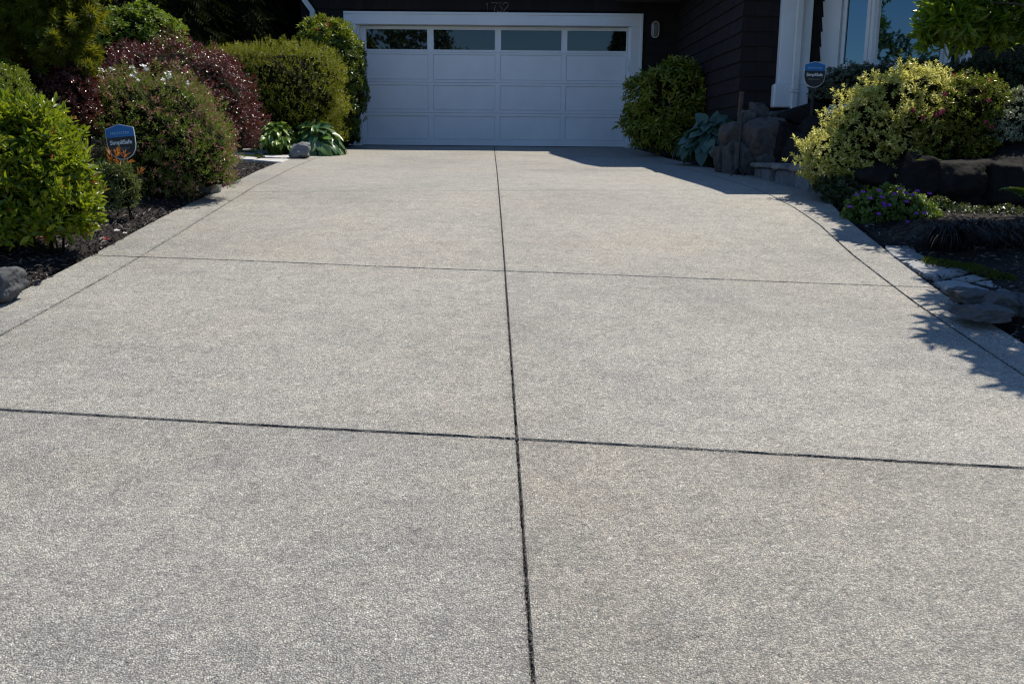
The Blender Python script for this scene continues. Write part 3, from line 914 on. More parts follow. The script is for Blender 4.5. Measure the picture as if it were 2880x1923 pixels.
zgb = float(atY(2560, 176, WY - .6)[2])     # bottom of the glass
zsill = float(atY(2560, 197, WY - .6)[2])
bm_ = MB(); hd_ = MB()
bt = 2.30
for (P0, P1) in ((BA, BB), (BB, BC), (BC, BD)):
    ln = math.dist(P0, P1)
    face_box(bm_, P0, P1, .0, ln, -.1, zsill - .045, -.12, -.005)      # apron
    face_box(bm_, P0, P1, -.01, ln + .01, zsill - .045, zsill - .01, -.12, .02)   # sill
    face_box(hd_, P0, P1, .0, ln, bt, 2.47, -.12, -.005)
pl = [BA, BB, BC, BD]
bayo = part('bay_window', bm_.mesh('bay_window'), M['white'], house)
part('window_head', hd_.mesh('window_head'), M['white'], bayo)
for nm_i, (nm, (P0, P1), (s0, s1)) in enumerate((('window', (BA, BB), (.275, .05)), ('window', (BB, BC), (.042, .042)), ('window', (BC, BD), (.05, .275)))):
    ln = math.dist(P0, P1)
    mb = MB()
    z0 = zsill - .0095
    face_box(mb, P0, P1, .0, s0, z0, bt - .001, -.1, 0.0)                      # side casings
    face_box(mb, P0, P1, ln - s1, ln, z0, bt - .001, -.1, 0.0)
    face_box(mb, P0, P1, s0 - .006, s0 + .004, z0 + .001, bt - .002, -.09, .012)
    face_box(mb, P0, P1, ln - s1 - .004, ln - s1 + .006, z0 + .001, bt - .002, -.09, .012)
    sw_ = .062 if nm_i != 1 else .046
    face_box(mb, P0, P1, s0 + .0075, s0 + sw_, z0 + .001, bt - .03, -.075, -.028)   # sash
    face_box(mb, P0, P1, ln - s1 - sw_, ln - s1 - .0075, z0 + .001, bt - .03, -.075, -.028)
    face_box(mb, P0, P1, s0 + sw_ + .0002, ln - s1 - sw_ - .0002, z0 + .001, zgb, -.075, -.0285)
    face_box(mb, P0, P1, s0 + sw_ + .0002, ln - s1 - sw_ - .0002, bt - .1, bt - .03, -.075, -.0285)
    part('window_frame', mb.mesh('window_frame'), M['white'], bayo)
    mb = MB()
    face_box(mb, P0, P1, s0 + sw_, ln - s1 - sw_, zgb, bt - .1, -.066, -.05)
    part('window_pane', mb.mesh('window_pane'), M['bay_glass'], bayo)

# unseen roof: eaves fitted to their shadows on the drive, hips raised to block skylight
US = np.array([.44, .42, 1.0])           # towards the sun
def eave(px, py, h):
    s = gnd(px, py)
    return s + US * (h - s[2])


rf = MB()
ge = float(eave(1300, 424, 2.86)[1])
rf.add([(-4.2, ge, 2.86), (3.0, ge, 2.86), (3.0, 4, 6.2), (-4.2, 4, 6.2), (-4.2, ge, 2.72), (3.0, ge, 2.72), (3.0, 4, 6.06), (-4.2, 4, 6.06)],
       [np.array([(0, 1, 2, 3), (7, 6, 5, 4), (0, 4, 5, 1), (1, 5, 6, 2), (2, 6, 7, 3), (3, 7, 4, 0)])])
e1 = eave(1545, 427, 2.62); e2 = eave(1691, 470, 2.62); e3 = eave(1803, 471, 2.62)
e4 = eave(2043, 547, 2.62)
def hip(mb, poly, h, th, rise, shrink):
    poly = np.array([p[:2] for p in poly]); c = poly.mean(0)
    inn = c + (poly - c) * shrink
    n = len(poly)
    v = [(*p, h - th) for p in poly] + [(*p, h) for p in poly] + [(*p, h + rise) for p in inn]
    mb.add(v, [np.array([list(range(n))[::-1]]), np.array([list(range(2 * n, 3 * n))]),
               np.array([(i, (i + 1) % n, (i + 1) % n + n, i + n) for i in range(n)] + [(i + n, (i + 1) % n + n, (i + 1) % n + 2 * n, i + 2 * n) for i in range(n)])])
hip(rf, [(e2[0], e2[1]), (11, e2[1]), (11, 7), (e1[0], 7), (e1[0], e1[1])], 2.62, .12, 2.7, .68)
hip(rf, [(e4[0], e4[1]), (7.0, e4[1]), (7.0, -3.9), (e3[0], -3.9)], 2.625, .13, 1.2, .55)
part('roof', rf.mesh('roof'), M['roof'], house)
inr = MB().box(-3.2, 9.3, 1.2, 1.3, -.1, 2.7)
part('back_wall', inr.mesh('back_wall'), M['shingle'], house)


# wall lamps (oval bulkheads)
def wall_lamp(px, py, label):
    p = atY(px, py, -.03)
    root = thing('wall_lamp', label, 'lamp', (p[0], 0, p[2]), 'oval wall lamps beside the garage door')
    w, h = .135 / 2, .285 / 2
    def stad(o):
        r = w - o
        pts = [(r * math.cos(a), (h - w) + r * math.sin(a)) for a in np.linspace(0, math.pi, 15)]
        return pts + [(-x, -z) for x, z in pts]
    mb = MB()
    A, B = stad(0), stad(.016)
    n = len(A)
    def ringv(S, y): return [(p[0] + x, y, p[2] + z) for x, z in S]
    v = ringv(A, -.023) + ringv(A, -.065) + ringv(stad(.006), -.075) + ringv(B, -.07) + ringv(B, -.03)
    qd = [(k * n + i, k * n + (i + 1) % n, (k + 1) * n + (i + 1) % n, (k + 1) * n + i) for k in range(4) for i in range(n)]
    mb.add(v, [np.array(qd), np.array([list(range(n))])])
    part('rim', mb.mesh('rim'), M['lamp_white'], root)
    mb = MB()
    S = stad(.0165)
    v = ringv(S, -.035) + ringv(stad(.022), -.075) + ringv(stad(.04), -.088)
    qd = [(k * n + i, k * n + (i + 1) % n, (k + 1) * n + (i + 1) % n, (k + 1) * n + i) for k in range(2) for i in range(n)]
    mb.add(v, [np.array(qd), np.array([list(range(2 * n, 3 * n))])])
    for xo in (-.03, -.015, 0, .015, .03):
        hh = h - .03 - abs(xo) * .5
        mb.box(p[0] + xo - .004, p[0] + xo + .004, -.0905, -.0885, p[2] - hh, p[2] + hh)
    part('lens', mb.mesh('lens'), M['lamp_glass'], root)


wall_lamp(1843, 84, 'white oval ribbed wall lamp on dark shingles right of the garage door')
wall_lamp(920, 78, 'white oval wall lamp left of the garage door, mostly hidden behind the rhododendron')

# ------------------------------------------------------------------ yard signs
def text_mesh(txt, size, cx, cz, y, bold=0.0, spacing=1.0, width=None):
    cu = bpy.data.curves.new('text', 'FONT')
    cu.body = txt; cu.size = size; cu.align_x = 'CENTER'; cu.space_character = spacing
    cu.extrude = .0012; cu.offset = bold
    o = bpy.data.objects.new('text', cu)
    COL.objects.link(o)
    dg = bpy.context.evaluated_depsgraph_get()
    me = bpy.data.meshes.new_from_object(o.evaluated_get(dg))
    bpy.data.objects.remove(o)
    co = np.array([v.co[:] for v in me.vertices])
    w = co[:, 0].max() - co[:, 0].min()
    k = (width / w) if width else 1
    mid = (co[:, 0].max() + co[:, 0].min()) / 2
    M4 = Matrix.Translation((cx, y, cz)) @ Matrix.Rotation(math.pi / 2, 4, 'X') @ Matrix.Diagonal((k, k, 1, 1)) @ Matrix.Translation((-mid, 0, 0))
    me.transform(M4)
    return me


def yard_sign(c, ground_z, roll, yaw, label, size=1.0):
    """shield sign, 0.245 m wide; c = centre of the board"""
    root = thing('yard_sign', label, 'sign', (0, 0, 0), 'blue and black security yard signs')
    w = .1225
    out = [(0, .135), (w * .93, .106), (w * .965, .098)]
    right = [(0, .138), (w * .94, .107), (w * .985, .098), (w, .03), (w * .985, -.03), (w * .90, -.075), (w * .70, -.112), (w * .42, -.134), (w * .16, -.146)]
    poly = right + [(-x, z) for x, z in right[::-1][:-1]]
    ins = [(x * .955, z * .955) for x, z in poly]
    cut = .035
    def clip(pl, top):
        res = []
        for i in range(len(pl)):
            (x0, z0), (x1, z1) = pl[i], pl[(i + 1) % len(pl)]
            a, b = (z0 >= cut) == top, (z1 >= cut) == top
            if a: res.append((x0, z0))
            if a != b:
                t = (cut - z0) / (z1 - z0); res.append((x0 + t * (x1 - x0), cut))
        return res
    part('board', MB().prism(poly, -.003, .003).mesh('board'), M['sign_white'], root)
    part('blue_band', MB().prism(clip(ins, True), -.0052, -.0034).mesh('blue_band'), M['sign_blue'], root)
    part('black_field', MB().prism(clip(ins, False), -.0052, -.0034).mesh('black_field'), M['sign_black'], root)
    part('upper_lettering', text_mesh('PROTECTED', .03, 0, .058, -.0066, 0.0004, 1.25, .155), M['letter_blue'], root)
    part('main_lettering', text_mesh('SimpliSafe', .05, 0, -.022, -.0066, .0008, 1.0, .185), M['letter_pale'], root)
    part('lower_lettering', text_mesh('HOME SECURITY', .02, 0, -.062, -.0066, .0, 1.2, .135), M['letter_grey'], root)
    zs_ = ground_z - c[2]
    mb = MB().box(-.014, .014, .0035, .012, zs_ - .1, .10, .002)
    part('stake', mb.mesh('stake'), M['black'], root)
    root.location = [float(v) for v in c]
    root.scale = (size, size, size)
    root.rotation_euler = (0, roll, yaw)
    return root


p = atY(341, 398, -10.1)
yard_sign(p, float(ground_h(p[0], p[1])), math.radians(-5), math.radians(-4), 'blue and black security sign tilted behind orange-tipped leaves in the left bed', .94)
p = atY(2291, 209, -6.5)
yard_sign(p, .30, math.radians(.5), math.radians(3), 'blue and black security sign upright on a black stake beside the white corner post')

# ------------------------------------------------------------------ stones
def rock_mesh(c, sx, sy, sz, seed, cuts=9, rz=0.0, tilt=(0, 0), rough=.05):
    r = np.random.default_rng(seed)
    v, f = ico(5)
    nrm = unit(r.normal(size=(cuts, 3)))
    box = np.array([(1, 0, 0), (-1, 0, 0), (0, 1, 0), (0, -1, 0), (0, 0, 1), (0, 0, -1.)]) + r.normal(0, .18, (6, 3))
    nrm = np.concatenate([nrm, unit(box)])
    dist = np.concatenate([r.uniform(.86, 1.12, cuts), r.uniform(.78, .92, 6)])
    dp = v @ nrm.T
    # soft minimum over the cutting planes
    q = np.where(dp > .05, dist / np.maximum(dp, .05), 9)
    k = 55.
    rad = -np.log(np.exp(-k * np.minimum(q, 1.6)).sum(1)) / k
    rad = np.minimum(rad, 1.25)
    w = np.array([noise.noise(Vector(x) * 2.2 + Vector((seed * 3.1, 0, 0))) * 1.2 + .5 * noise.noise(Vector(x) * 6 + Vector((0, seed, 0))) + .3 * noise.noise(Vector(x) * 17) for x in v])
    rad = rad * (1 + 1.5 * rough * w)
    P = v * rad[:, None] * np.array([sx, sy, sz])
    R = Matrix.Rotation(rz, 3, 'Z') @ Matrix.Rotation(tilt[0], 3, 'X') @ Matrix.Rotation(tilt[1], 3, 'Y')
    P = P @ np.array(R).T + np.array(c)
    return np_mesh('rock', P, [f], True)


def boulder(px, py, wpx, hpx, y, mat, label, seed, depth=None, tilt=0.0, group=None, name='boulder', rough=.05, cuts=9):
    p = atY(px, py, y)
    s = (y - CAM[1]) / F
    sx, sz = wpx * s / 2 * 1.2, hpx * s / 2 * 1.2
    me = rock_mesh((p[0], p[1] + 0, p[2]), sx, depth or (sx + sz) / 2, sz, seed, cuts=cuts, tilt=(0, tilt), rough=rough)
    return tag(part(name, me, mat), label, 'rock', group)


GR = 'boulders of the retaining wall below the corner post'
RB, RG, RD = M['rock_brown'], M['rock_mid'], M['rock_dark']
# upper right rock wall beside the low stone wall
boulder(2032, 446, 46, 78, -6.0, RB, 'small dark brown stone at the far left foot of the retaining wall', 11, group=GR)
boulder(2057, 448, 50, 88, -6.15, RG, 'tan upright stone behind the black post, at the foot of the wall', 12, group=GR)
boulder(2106, 450, 76, 92, -6.3, RG, 'smooth blue-grey stone touching the left end of the low stone wall', 13, group=GR)
boulder(2074, 386, 82, 68, -6.15, RB, 'reddish brown stone behind the black post, in the middle row', 14, group=GR)
boulder(2148, 388, 98, 92, -6.35, RB, 'large tapering brown boulder in the middle of the retaining wall', 15, .22, .0, GR)
boulder(2222, 405, 100, 100, -6.4, RD, 'large dark boulder right of the tapering brown one, under the slab', 16, .25, .12, GR)
boulder(2100, 338, 44, 46, -5.95, RG, 'pale blue-grey stone at the top left end of the wall', 17, group=GR)
boulder(2132, 326, 46, 66, -5.85, RG, 'pointed upright grey stone on top of the wall', 18, group=GR, cuts=5)
boulder(2182, 330, 76, 34, -5.9, RG, 'flat layered grey stone lying on top of the wall under the post', 19, .20, -.12, GR)
boulder(2248, 330, 130, 54, -6.05, RD, 'broad slanting slate slab on top of the wall under the drain pipe', 20, .26, -.16, GR)
boulder(2150, 446, 50, 38, -6.5, RG, 'small wedge stone resting on the cap of the low stone wall', 21, .10, -.3, GR)
boulder(2300, 400, 110, 130, -6.6, RD, 'dark boulder half hidden behind the variegated shrub', 22, .22, 0, GR)

# low wall with stone cap
def seat_wall():
    a = gnd(2112, 496); b = gnd(2330, 556)
    root = thing('stone_wall', 'low stone-faced wall with a flat lichen-streaked cap at the drive edge', 'wall', (a + b) / 2)
    a0 = np.array([a[0] + .02, a[1]]); b0 = np.array([b[0] + .02, b[1]])
    top = float(atY(2190, 462, (a0[1] + b0[1]) / 2 + .25)[2])
    d = unit(b0 - a0); ln = np.linalg.norm(b0 - a0); nn = np.array([d[1], -d[0]])
    if nn[0] > 0: nn = -nn           # towards the drive
    def blk(s0, s1, z0a, z0b, z1, o0, o1, jit):
        v = []
        for z in (0, 1):
            for o in (o0, o1):
                for s in (s0, s1):
                    pxy = a0 + d * s + nn * o + rng.normal(0, jit, 2)
                    zz = z1 if z else (z0a if s == s0 else z0b)
                    v.append((*pxy, zz + rng.normal(0, jit * .5)))
        bm = bmesh.new()
        bv = [bm.verts.new(q) for q in v]
        for q in ((0, 2, 3, 1), (4, 5, 7, 6), (0, 1, 5, 4), (2, 6, 7, 3), (0, 4, 6, 2), (1, 3, 7, 5)):
            bm.faces.new([bv[i] for i in q])
        bmesh.ops.recalc_face_normals(bm, faces=bm.faces)
        bmesh.ops.bevel(bm, geom=bm.edges[:], offset=.012, segments=2, affect='EDGES')
        bmesh.ops.triangulate(bm, faces=bm.faces)
        bmesh.ops.subdivide_edges(bm, edges=bm.edges, cuts=2, use_grid_fill=True)
        for q in bm.verts:
            q.co += Vector([noise.noise(q.co * 9 + Vector((k * 9, 0, 0))) * .012 for k in range(3)])
        return MB().bm(bm)
    gz = lambda s: float(zg((a0 + d * s)[1]))
    cuts = [0, .16, .50, .74, 1.0, 1.30, 1.62, ln]
    for i in range(len(cuts) - 1):
        s0, s1 = cuts[i] * ln / ln, cuts[i + 1]
        if s1 > ln: s1 = ln
        if s1 - s0 < .05: continue
        part('cap_stone', blk(s0 + .004, s1 - .004, top - .05, top - .05, top, -.32, .045, .006).mesh('cap_stone'), M['mortar'] if i % 2 else M['rock_grey'], root)
    cuts = [0, .28, .58, .70, 1.02, 1.38, 1.78, ln]
    for i in range(len(cuts) - 1):
        s0, s1 = cuts[i], min(cuts[i + 1], ln)
        if s1 - s0 < .05: continue
        part('facing_stone', blk(s0 + .012, s1 - .012, gz(s0) - .04, gz(s1) - .04, top - .062, -.2, -.01 + .012 * (i % 3), .010).mesh('facing_stone'), M['facing'] if i % 2 else M['rock_grey'], root)
    v = [(*(a0 + d * s + nn * o), z) for z in (-.6, top - .066) for o in (-.22, -.03) for s in (0.01, ln - .01)]
    part('core', MB().add(v, [np.array([(0, 2, 3, 1), (4, 5, 7, 6), (0, 1, 5, 4), (2, 6, 7, 3), (0, 4, 6, 2), (1, 3, 7, 5)])]).mesh('core'), M['rock_dark'], root)
seat_wall()

# lower dark boulders under the shrubs
GD = 'dark boulders under the variegated shrubs'
boulder(2475, 498, 190, 84, -9.0, RD, 'low dark boulder directly under the variegated shrub', 31, .3, group=GD)
boulder(2572, 500, 92, 92, -9.2, RD, 'dark boulder with a slanting top, left of the one with a sunlit edge', 32, .3, .1, GD)
boulder(2700, 508, 150, 110, -9.3, RD, 'big dark boulder with a thin sunlit top edge', 33, .32, -.05, GD)
boulder(2812, 518, 130, 150, -9.35, RD, 'tall dark boulder right of the one with the sunlit edge', 34, .3, 0, GD)
boulder(2520, 550, 190, 50, -9.05, RD, 'long low dark stone behind the purple flowers', 35, .22, 0, GD)
boulder(2700, 576, 90, 50, -9.35, RD, 'small dark stone under the boulder with the sunlit edge', 36, .2, 0, GD)
boulder(2860, 440, 150, 90, -9.0, RD, 'dark stone under the silver shrub at the right edge', 37, .3, 0, GD)
boulder(2800, 610, 120, 70, -9.3, RD, 'dark low stone behind the black grass', 38, .2, 0, GD)

# rocks at the sides of the drive
tag(part('boulder', rock_mesh(tuple(atY(2, 800, -12.62)), .105, .12, .088, 5, 9, rough=.10), M['rock_slate']), 'pale grey boulder in the mulch at the left drive edge, half in shade', 'rock')
p = gnd(588, 536, .03)
tag(part('boulder', rock_mesh((p[0] - .01, p[1] + .1, p[2] + .03), .085, .1, .10, 41, 8), M['rock_grey']), 'small grey rock under the edge of the pink-flowered shrub', 'rock')
p = gnd(842, 436, .05)
tag(part('boulder', rock_mesh((p[0], p[1] + .05, p[2] + .06), .145, .14, .115, 9, 12, rough=.10), M['rock_grey']), 'rounded grey rock between the two hostas left of the garage', 'rock')
p = gnd(1812, 432, .02)
tag(part('boulder', rock_mesh((p[0], -.35, .02), .05, .05, .045, 44, 8), M['flag_warm']), 'small pale stone beside the foot of the garage trim', 'rock')

# small boulders edging the flagstone path
GE = 'stones edging the flagstone path'
for (px, py, w, h, lab, sd) in [(2728, 838, 96, 44, 'rounded dark stone just below the flagstones, touching the drive bed', 51),
                                (2815, 852, 88, 66, 'squarish grey block between the rounded stone and the right edge', 52),
                                (2768, 884, 118, 44, 'long low dark stone nearest the drive, below the squarish block', 53),
                                (2885, 860, 60, 66, 'grey stone cut off by the right edge of the picture', 54)]:
    g_ = gnd(px, py + h * .45, .05)
    s = (g_[1] + .1 - CAM[1]) / F
    c = (g_[0] + .05, g_[1] + .12, g_[2] + h * s * .30)
    tag(part('boulder', rock_mesh(c, w * s / 2 * 1.15, .12, h * s / 2 * 1.05, sd, 5, rough=.08), M['rock_slate']), lab, 'rock', GE)


def flagstone(pix, mat, label, group, dz=.010, th=.03):
    pts = [gnd(px, py, dz) for px, py in pix]
    pl = np.array([p[:2] for p in pts]); z = np.array([p[2] for p in pts])
    # dense outline with small chips
    oo, oz = [], []
    for i in range(len(pl)):
        for t in np.linspace(0, 1, 7)[:-1]:
            oo.append(pl[i] * (1 - t) + pl[(i + 1) % len(pl)] * t); oz.append(z[i] * (1 - t) + z[(i + 1) % len(pl)] * t)
    oo = np.array(oo); oz = np.array(oz)
    oo = oo + rng.normal(0, .006, oo.shape)
    c = oo.mean(0)
    n_ = len(oo)
    v = []
    for sc, dzz in ((1.0, -th), (1.0, -.012), (.985, -.003), (.95, 0.0), (.6, .001), (.25, -.001)):
        q = c + (oo - c) * sc
        zz = oz.mean() + (oz - oz.mean()) * sc + dzz
        v += [(a[0], a[1], b + .002 * noise.noise(Vector((a[0] * 8, a[1] * 8, 0)))) for a, b in zip(q, zz)]
    qd = [(k * n_ + i, k * n_ + (i + 1) % n_, (k + 1) * n_ + (i + 1) % n_, (k + 1) * n_ + i) for k in range(5) for i in range(n_)]
    mb = MB().add(v, [np.array(qd), np.array([list(range(5 * n_, 6 * n_))])])
    return tag(part('flagstone', mb.mesh('flagstone', False), mat), label, 'flagstone', group)


GP = 'flagstones of the right-hand path'
FS = M['flag']
flagstone([(2490, 690), (2550, 690), (2607, 728), (2595, 728), (2530, 727), (2505, 712)], FS, 'farthest flagstone on the right, half sunlit, beside the purple flowers', GP)
flagstone([(2535, 734), (2570, 730), (2700, 748), (2740, 760), (2700, 768), (2630, 777), (2600, 768), (2580, 756)], FS, 'long flagstone with a bright sunlit left end', GP)
flagstone([(2672, 785), (2735, 772), (2785, 783), (2740, 786)], FS, 'thin sliver of flagstone below the long sunlit one', GP)
flagstone([(2630, 790), (2680, 787), (2720, 794), (2775, 813), (2740, 822), (2685, 826), (2650, 806)], FS, 'wide grey flagstone nearest the drive on the right', GP)
flagstone([(2745, 793), (2790, 787), (2900, 787), (2900, 806), (2810, 809), (2775, 803)], FS, 'shaded flagstone running out of the right edge', GP)
flagstone([(2805, 768), (2830, 760), (2900, 765), (2900, 782), (2850, 780)], FS, 'dim flagstone behind the moss at the right edge', GP)
flagstone([(2800, 814), (2840, 811), (2900, 810), (2900, 822), (2840, 824)], FS, 'narrow flagstone above the squarish grey block', GP)
GL = 'pale flagstones of the left-hand path'
FW = M['flag_warm']
Lf = dict(dz=.015, th=.06)
flagstone([(662, 417), (700, 416), (772, 424), (740, 431), (700, 427), (664, 423)], FW, 'pale flagstone farthest back on the left path, under the hosta', GL, **Lf)
flagstone([(780, 427), (870, 433), (856, 437), (835, 436), (776, 429)], FW, 'narrow pale flagstone touching the drive corner, farthest right of the left path', GL, **Lf)
flagstone([(660, 428), (700, 430), (738, 433), (722, 438), (690, 437), (658, 434)], FW, 'mossy pale flagstone in the middle of the left path', GL, **Lf)
flagstone([(745, 434), (775, 432), (840, 438), (826, 443), (790, 443), (732, 441)], FW, 'middle pale flagstone against the drive on the left path', GL, **Lf)
flagstone([(658, 437), (700, 440), (724, 443), (712, 448), (668, 446)], FW, 'pale flagstone at the shrub end of the left path, nearest row', GL, **Lf)
flagstone([(730, 445), (780, 446), (812, 447), (790, 455), (745, 452), (716, 449)], FW, 'nearest pale flagstone of the left path, meeting mulch and drive', GL, **Lf)

# moss between flagstones
mp = []
for a, b, w in (((2600, 733), (2760, 758), 9), ((2725, 752), (2800, 778), 11), ((2760, 764), (2850, 786), 7), ((660, 426), (720, 430), 3), ((670, 436), (722, 441), 3), ((722, 437), (740, 442), 4)):
    for _ in range(900 if a[0] > 1500 else 220):
        t = rng.uniform(); mp.append(gnd(a[0] + (b[0] - a[0]) * t + rng.normal(0, w * .6), a[1] + (b[1] - a[1]) * t + rng.normal(0, w * .42), .02))
mp = np.array(mp)
D = rng.normal(size=mp.shape); D[:, 2] = abs(D[:, 2]) + .4
tag(part('moss', leaf_mesh('moss', mp, D, rng.normal(size=mp.shape), .022, .012, 'simple'), LM['moss']), 'green moss growing between the flagstones', 'moss', kind='stuff')

# post and stake beside the rocks
p = gnd(2074, 489, .02)
root = thing('garden_post', 'thin black post on a splayed foot leaning against a brown stake by the rocks', 'post', (p[0], p[1], p[2]))
tp = atY(2084, 330, p[1] + .05)
mb = MB().tube([(p[0], p[1], p[2] + .06), (tp[0] + .0, p[1] + .03, tp[2])], .016, 10).tube([(tp[0], p[1] + .03, tp[2]), (tp[0], p[1] + .03, tp[2] + .05)], .024, 10)
part('shaft', mb.mesh('shaft'), M['black'], root)
for a in (200, 320, 80):
    e = (p[0] + .09 * math.cos(math.radians(a)), p[1] + .09 * math.sin(math.radians(a)), p[2] - .02)
    part('foot', MB().tube([(p[0], p[1], p[2] + .075), e], .010, 6).mesh('foot'), M['black'], root)
a = atY(2086, 258, -5.75); b = atY(2075, 420, -5.75)
sk = MB().tube([(b[0], -5.72, b[2] - .3), (b[0], -5.72, b[2]), (a[0], -5.75, a[2])], .032, 7)
tag(part('wooden_stake', sk.mesh('wooden_stake'), M['wood']), 'weathered brown wooden stake standing at the left end of the rock wall', 'stake')

# ------------------------------------------------------------------ plants, left side
def gbase(px, y):
    p = atY(px, 400, y)
    return (p[0], y, float(ground_h(p[0], y)))


# big bright foreground shrub
shrub('laurel_shrub', 'large bright green shrub with orange-tinted shoot tips at the left edge', 'shrub', gbase(120, -11.55),
      lobes_px([(60, 470, 150, 160, 0, .34), (160, 530, 88, 135, -.05, .28), (55, 600, 165, 110, -.1, .34), (190, 600, 58, 80, -.05, .22), (-40, 420, 120, 130, .1, .3), (110, 370, 78, 80, .1, .26), (30, 330, 60, 50, .1, .2)], -11.55),
      2700, 6, .072, .029, LM['laurel'], (.55, 1.65), .07, .8, .5, 'oval', .58, -.6,
      [('shoots', .16, LM['laurel'], always, dict(k=7, L=.07, W=.028, spread=(.25, 1.2), lift=.05)), ('new_growth', .03, LM['orange_tip'], always, dict(L=.05, W=.018, k=4, spread=(.2, .9), lift=.03))], .13, .12, void=.18)
# small-leaved shrub behind it
shrub('box_shrub', 'yellow-green small-leaved rounded shrub behind the large bright shrub at the left edge', 'shrub', gbase(10, -10.6),
      lobes_px([(20, 300, 65, 80, 0, .25), (-20, 240, 95, 60, .1, .25)], -10.6), 1500, 6, .022, .012, LM['boxleaf'], (.5, 1.4), .03)
shrub('box_shrub', 'upper clump of yellow-green leaves with a reddish tip under the maple', 'shrub', gbase(10, -10.0),
      lobes_px([(5, 215, 55, 42, 0, .22)], -10.0), 750, 6, .024, .012, LM['boxleaf'], (.5, 1.4), .03, extra=[('new_growth', .05, LM['rhodo_red'], topside, {})])
# pieris in front of the sign
shrub('pieris_plant', 'small silvery-leaved plant with orange new shoots in front of the left sign', 'plant', gbase(335, -10.45),
      lobes_px([(328, 490, 40, 40, 0, .10), (350, 520, 34, 36, -.03, .09), (305, 480, 28, 30, .02, .08), (338, 545, 36, 26, -.04, .09), (310, 520, 30, 30, 0, .08), (334, 572, 36, 26, -.04, .09), (305, 555, 26, 30, 0, .07), (362, 565, 20, 26, -.02, .06)], -10.42), 190, 9, .06, .012, LM['pieris_plant'],
      (.3, 1.5), .03, .4, .35, 'long', .6, -.5, [('new_growth', .26, LM['orange_tip'], topside, dict(k=6, L=.07, W=.015, spread=(.1, .5), lift=.05))], stems=3)
# pink flowered shrub
shrub('escallonia_shrub', 'domed green shrub covered in small pink flowers behind the left sign', 'shrub', gbase(470, -9.25),
      lobes_px([(450, 385, 192, 172, 0, .55), (560, 430, 105, 115, -.1, .42), (350, 300, 110, 102, .1, .40), (485, 318, 105, 104, .1, .40), (430, 500, 140, 70, -.15, .40), (590, 480, 70, 60, -.12, .25)], -9.25),
      6200, 7, .030, .009, LM['escallonia'], (.4, 1.4), .05, .3, .5, 'simple', .70, -.7,
      [('shoots', .10, LM['escallonia'], always, dict(k=9, L=.032, W=.010, spread=(.2, 1.2), lift=.03)), ('blossoms', .26, LM['pink'], always, dict(k=7, L=.021, W=.014, spread=(.3, 1.3), lift=.02))], .14, .08)
bp = [(371, 182), (382, 196), (404, 180), (410, 188), (318, 190), (372, 207), (390, 219), (478, 199), (472, 210), (463, 219), (290, 190), (528, 230)]
pr = None
for px, py in bp:
    c = atY(px, py + 9, -9.62)
    P = c + rng.normal(0, .008, (7, 3)); D = rng.normal(size=(7, 3)); D[:, 2] = abs(D[:, 2])
    if pr is None: pr = thing('white_flowers', 'scattered white flowers on top of the pink-flowered shrub', 'flowers', c)
    part('flower', leaf_mesh('flower', P, D, np.tile([0, -.4, 1.], (7, 1)) + rng.normal(0, .3, (7, 3)), .027, .02, 'oval'), M['petal_white'], pr)
# burgundy dome
shrub('barberry_shrub', 'wide burgundy-leaved dome behind the pink-flowered shrub', 'shrub', gbase(560, -8.0),
      lobes_px([(480, 255, 195, 135, 0, .6), (590, 310, 138, 145, -.05, .5), (400, 240, 120, 100, 0, .5), (640, 360, 85, 90, -.1, .4), (560, 230, 110, 80, .1, .5)], -8.0),
      6500, 7, .024, .013, LM['burgundy'], (.5, 1.4), .035, .3, .5, 'simple', .72, -.6, [('shoots', .10, LM['burgundy'], always, dict(k=8, L=.027, W=.014, spread=(.2, 1.2), lift=.045))], .14, .08)
shrub('barberry_shrub', 'dark purple shrub in the shade between the maple and the pink-flowered shrub', 'shrub', gbase(190, -9.7),
      lobes_px([(190, 300, 90, 100, 0, .3), (130, 250, 110, 80, .1, .3), (215, 250, 60, 75, 0, .25)], -9.7),
      2300, 7, .024, .013, LM['burgundy'], (.5, 1.4), .035, .3, .5, 'simple', .78, -.6)
# fresh green dome
shrub('green_dome_shrub', 'rounded fresh-green shrub between the maple and the burgundy dome', 'shrub', gbase(400, -6.4),
      lobes_px([(390, 130, 130, 105, 0, .5), (330, 110, 90, 75, 0, .4), (450, 150, 80, 80, -.05, .4), (290, 160, 70, 90, 0, .4)], -6.4),
      2600, 5, .052, .036, LM['dome_green'], (.7, 1.5), .03, .5, .4, 'oval', .82, -.4)
# clipped hedge
shrub('clipped_hedge', 'clipped flat-topped green hedge left of the garage door', 'hedge', gbase(770, -2.45),
      lobes_px([(790, 265, 178, 134, 0, .62), (610, 200, 55, 60, .1, .45), (700, 210, 90, 70, .05, .6)], -2.45),
      9500, 6, .032, .016, LM['hedge'], (.4, 1.4), .05, 1.0, .5, 'simple', .76, -.8, [('shoots', .10, LM['hedge'], always, dict(k=7, L=.032, W=.016, spread=(.25, 1.2), lift=.045))], .08, .05, boxy=3.4, void=.13)
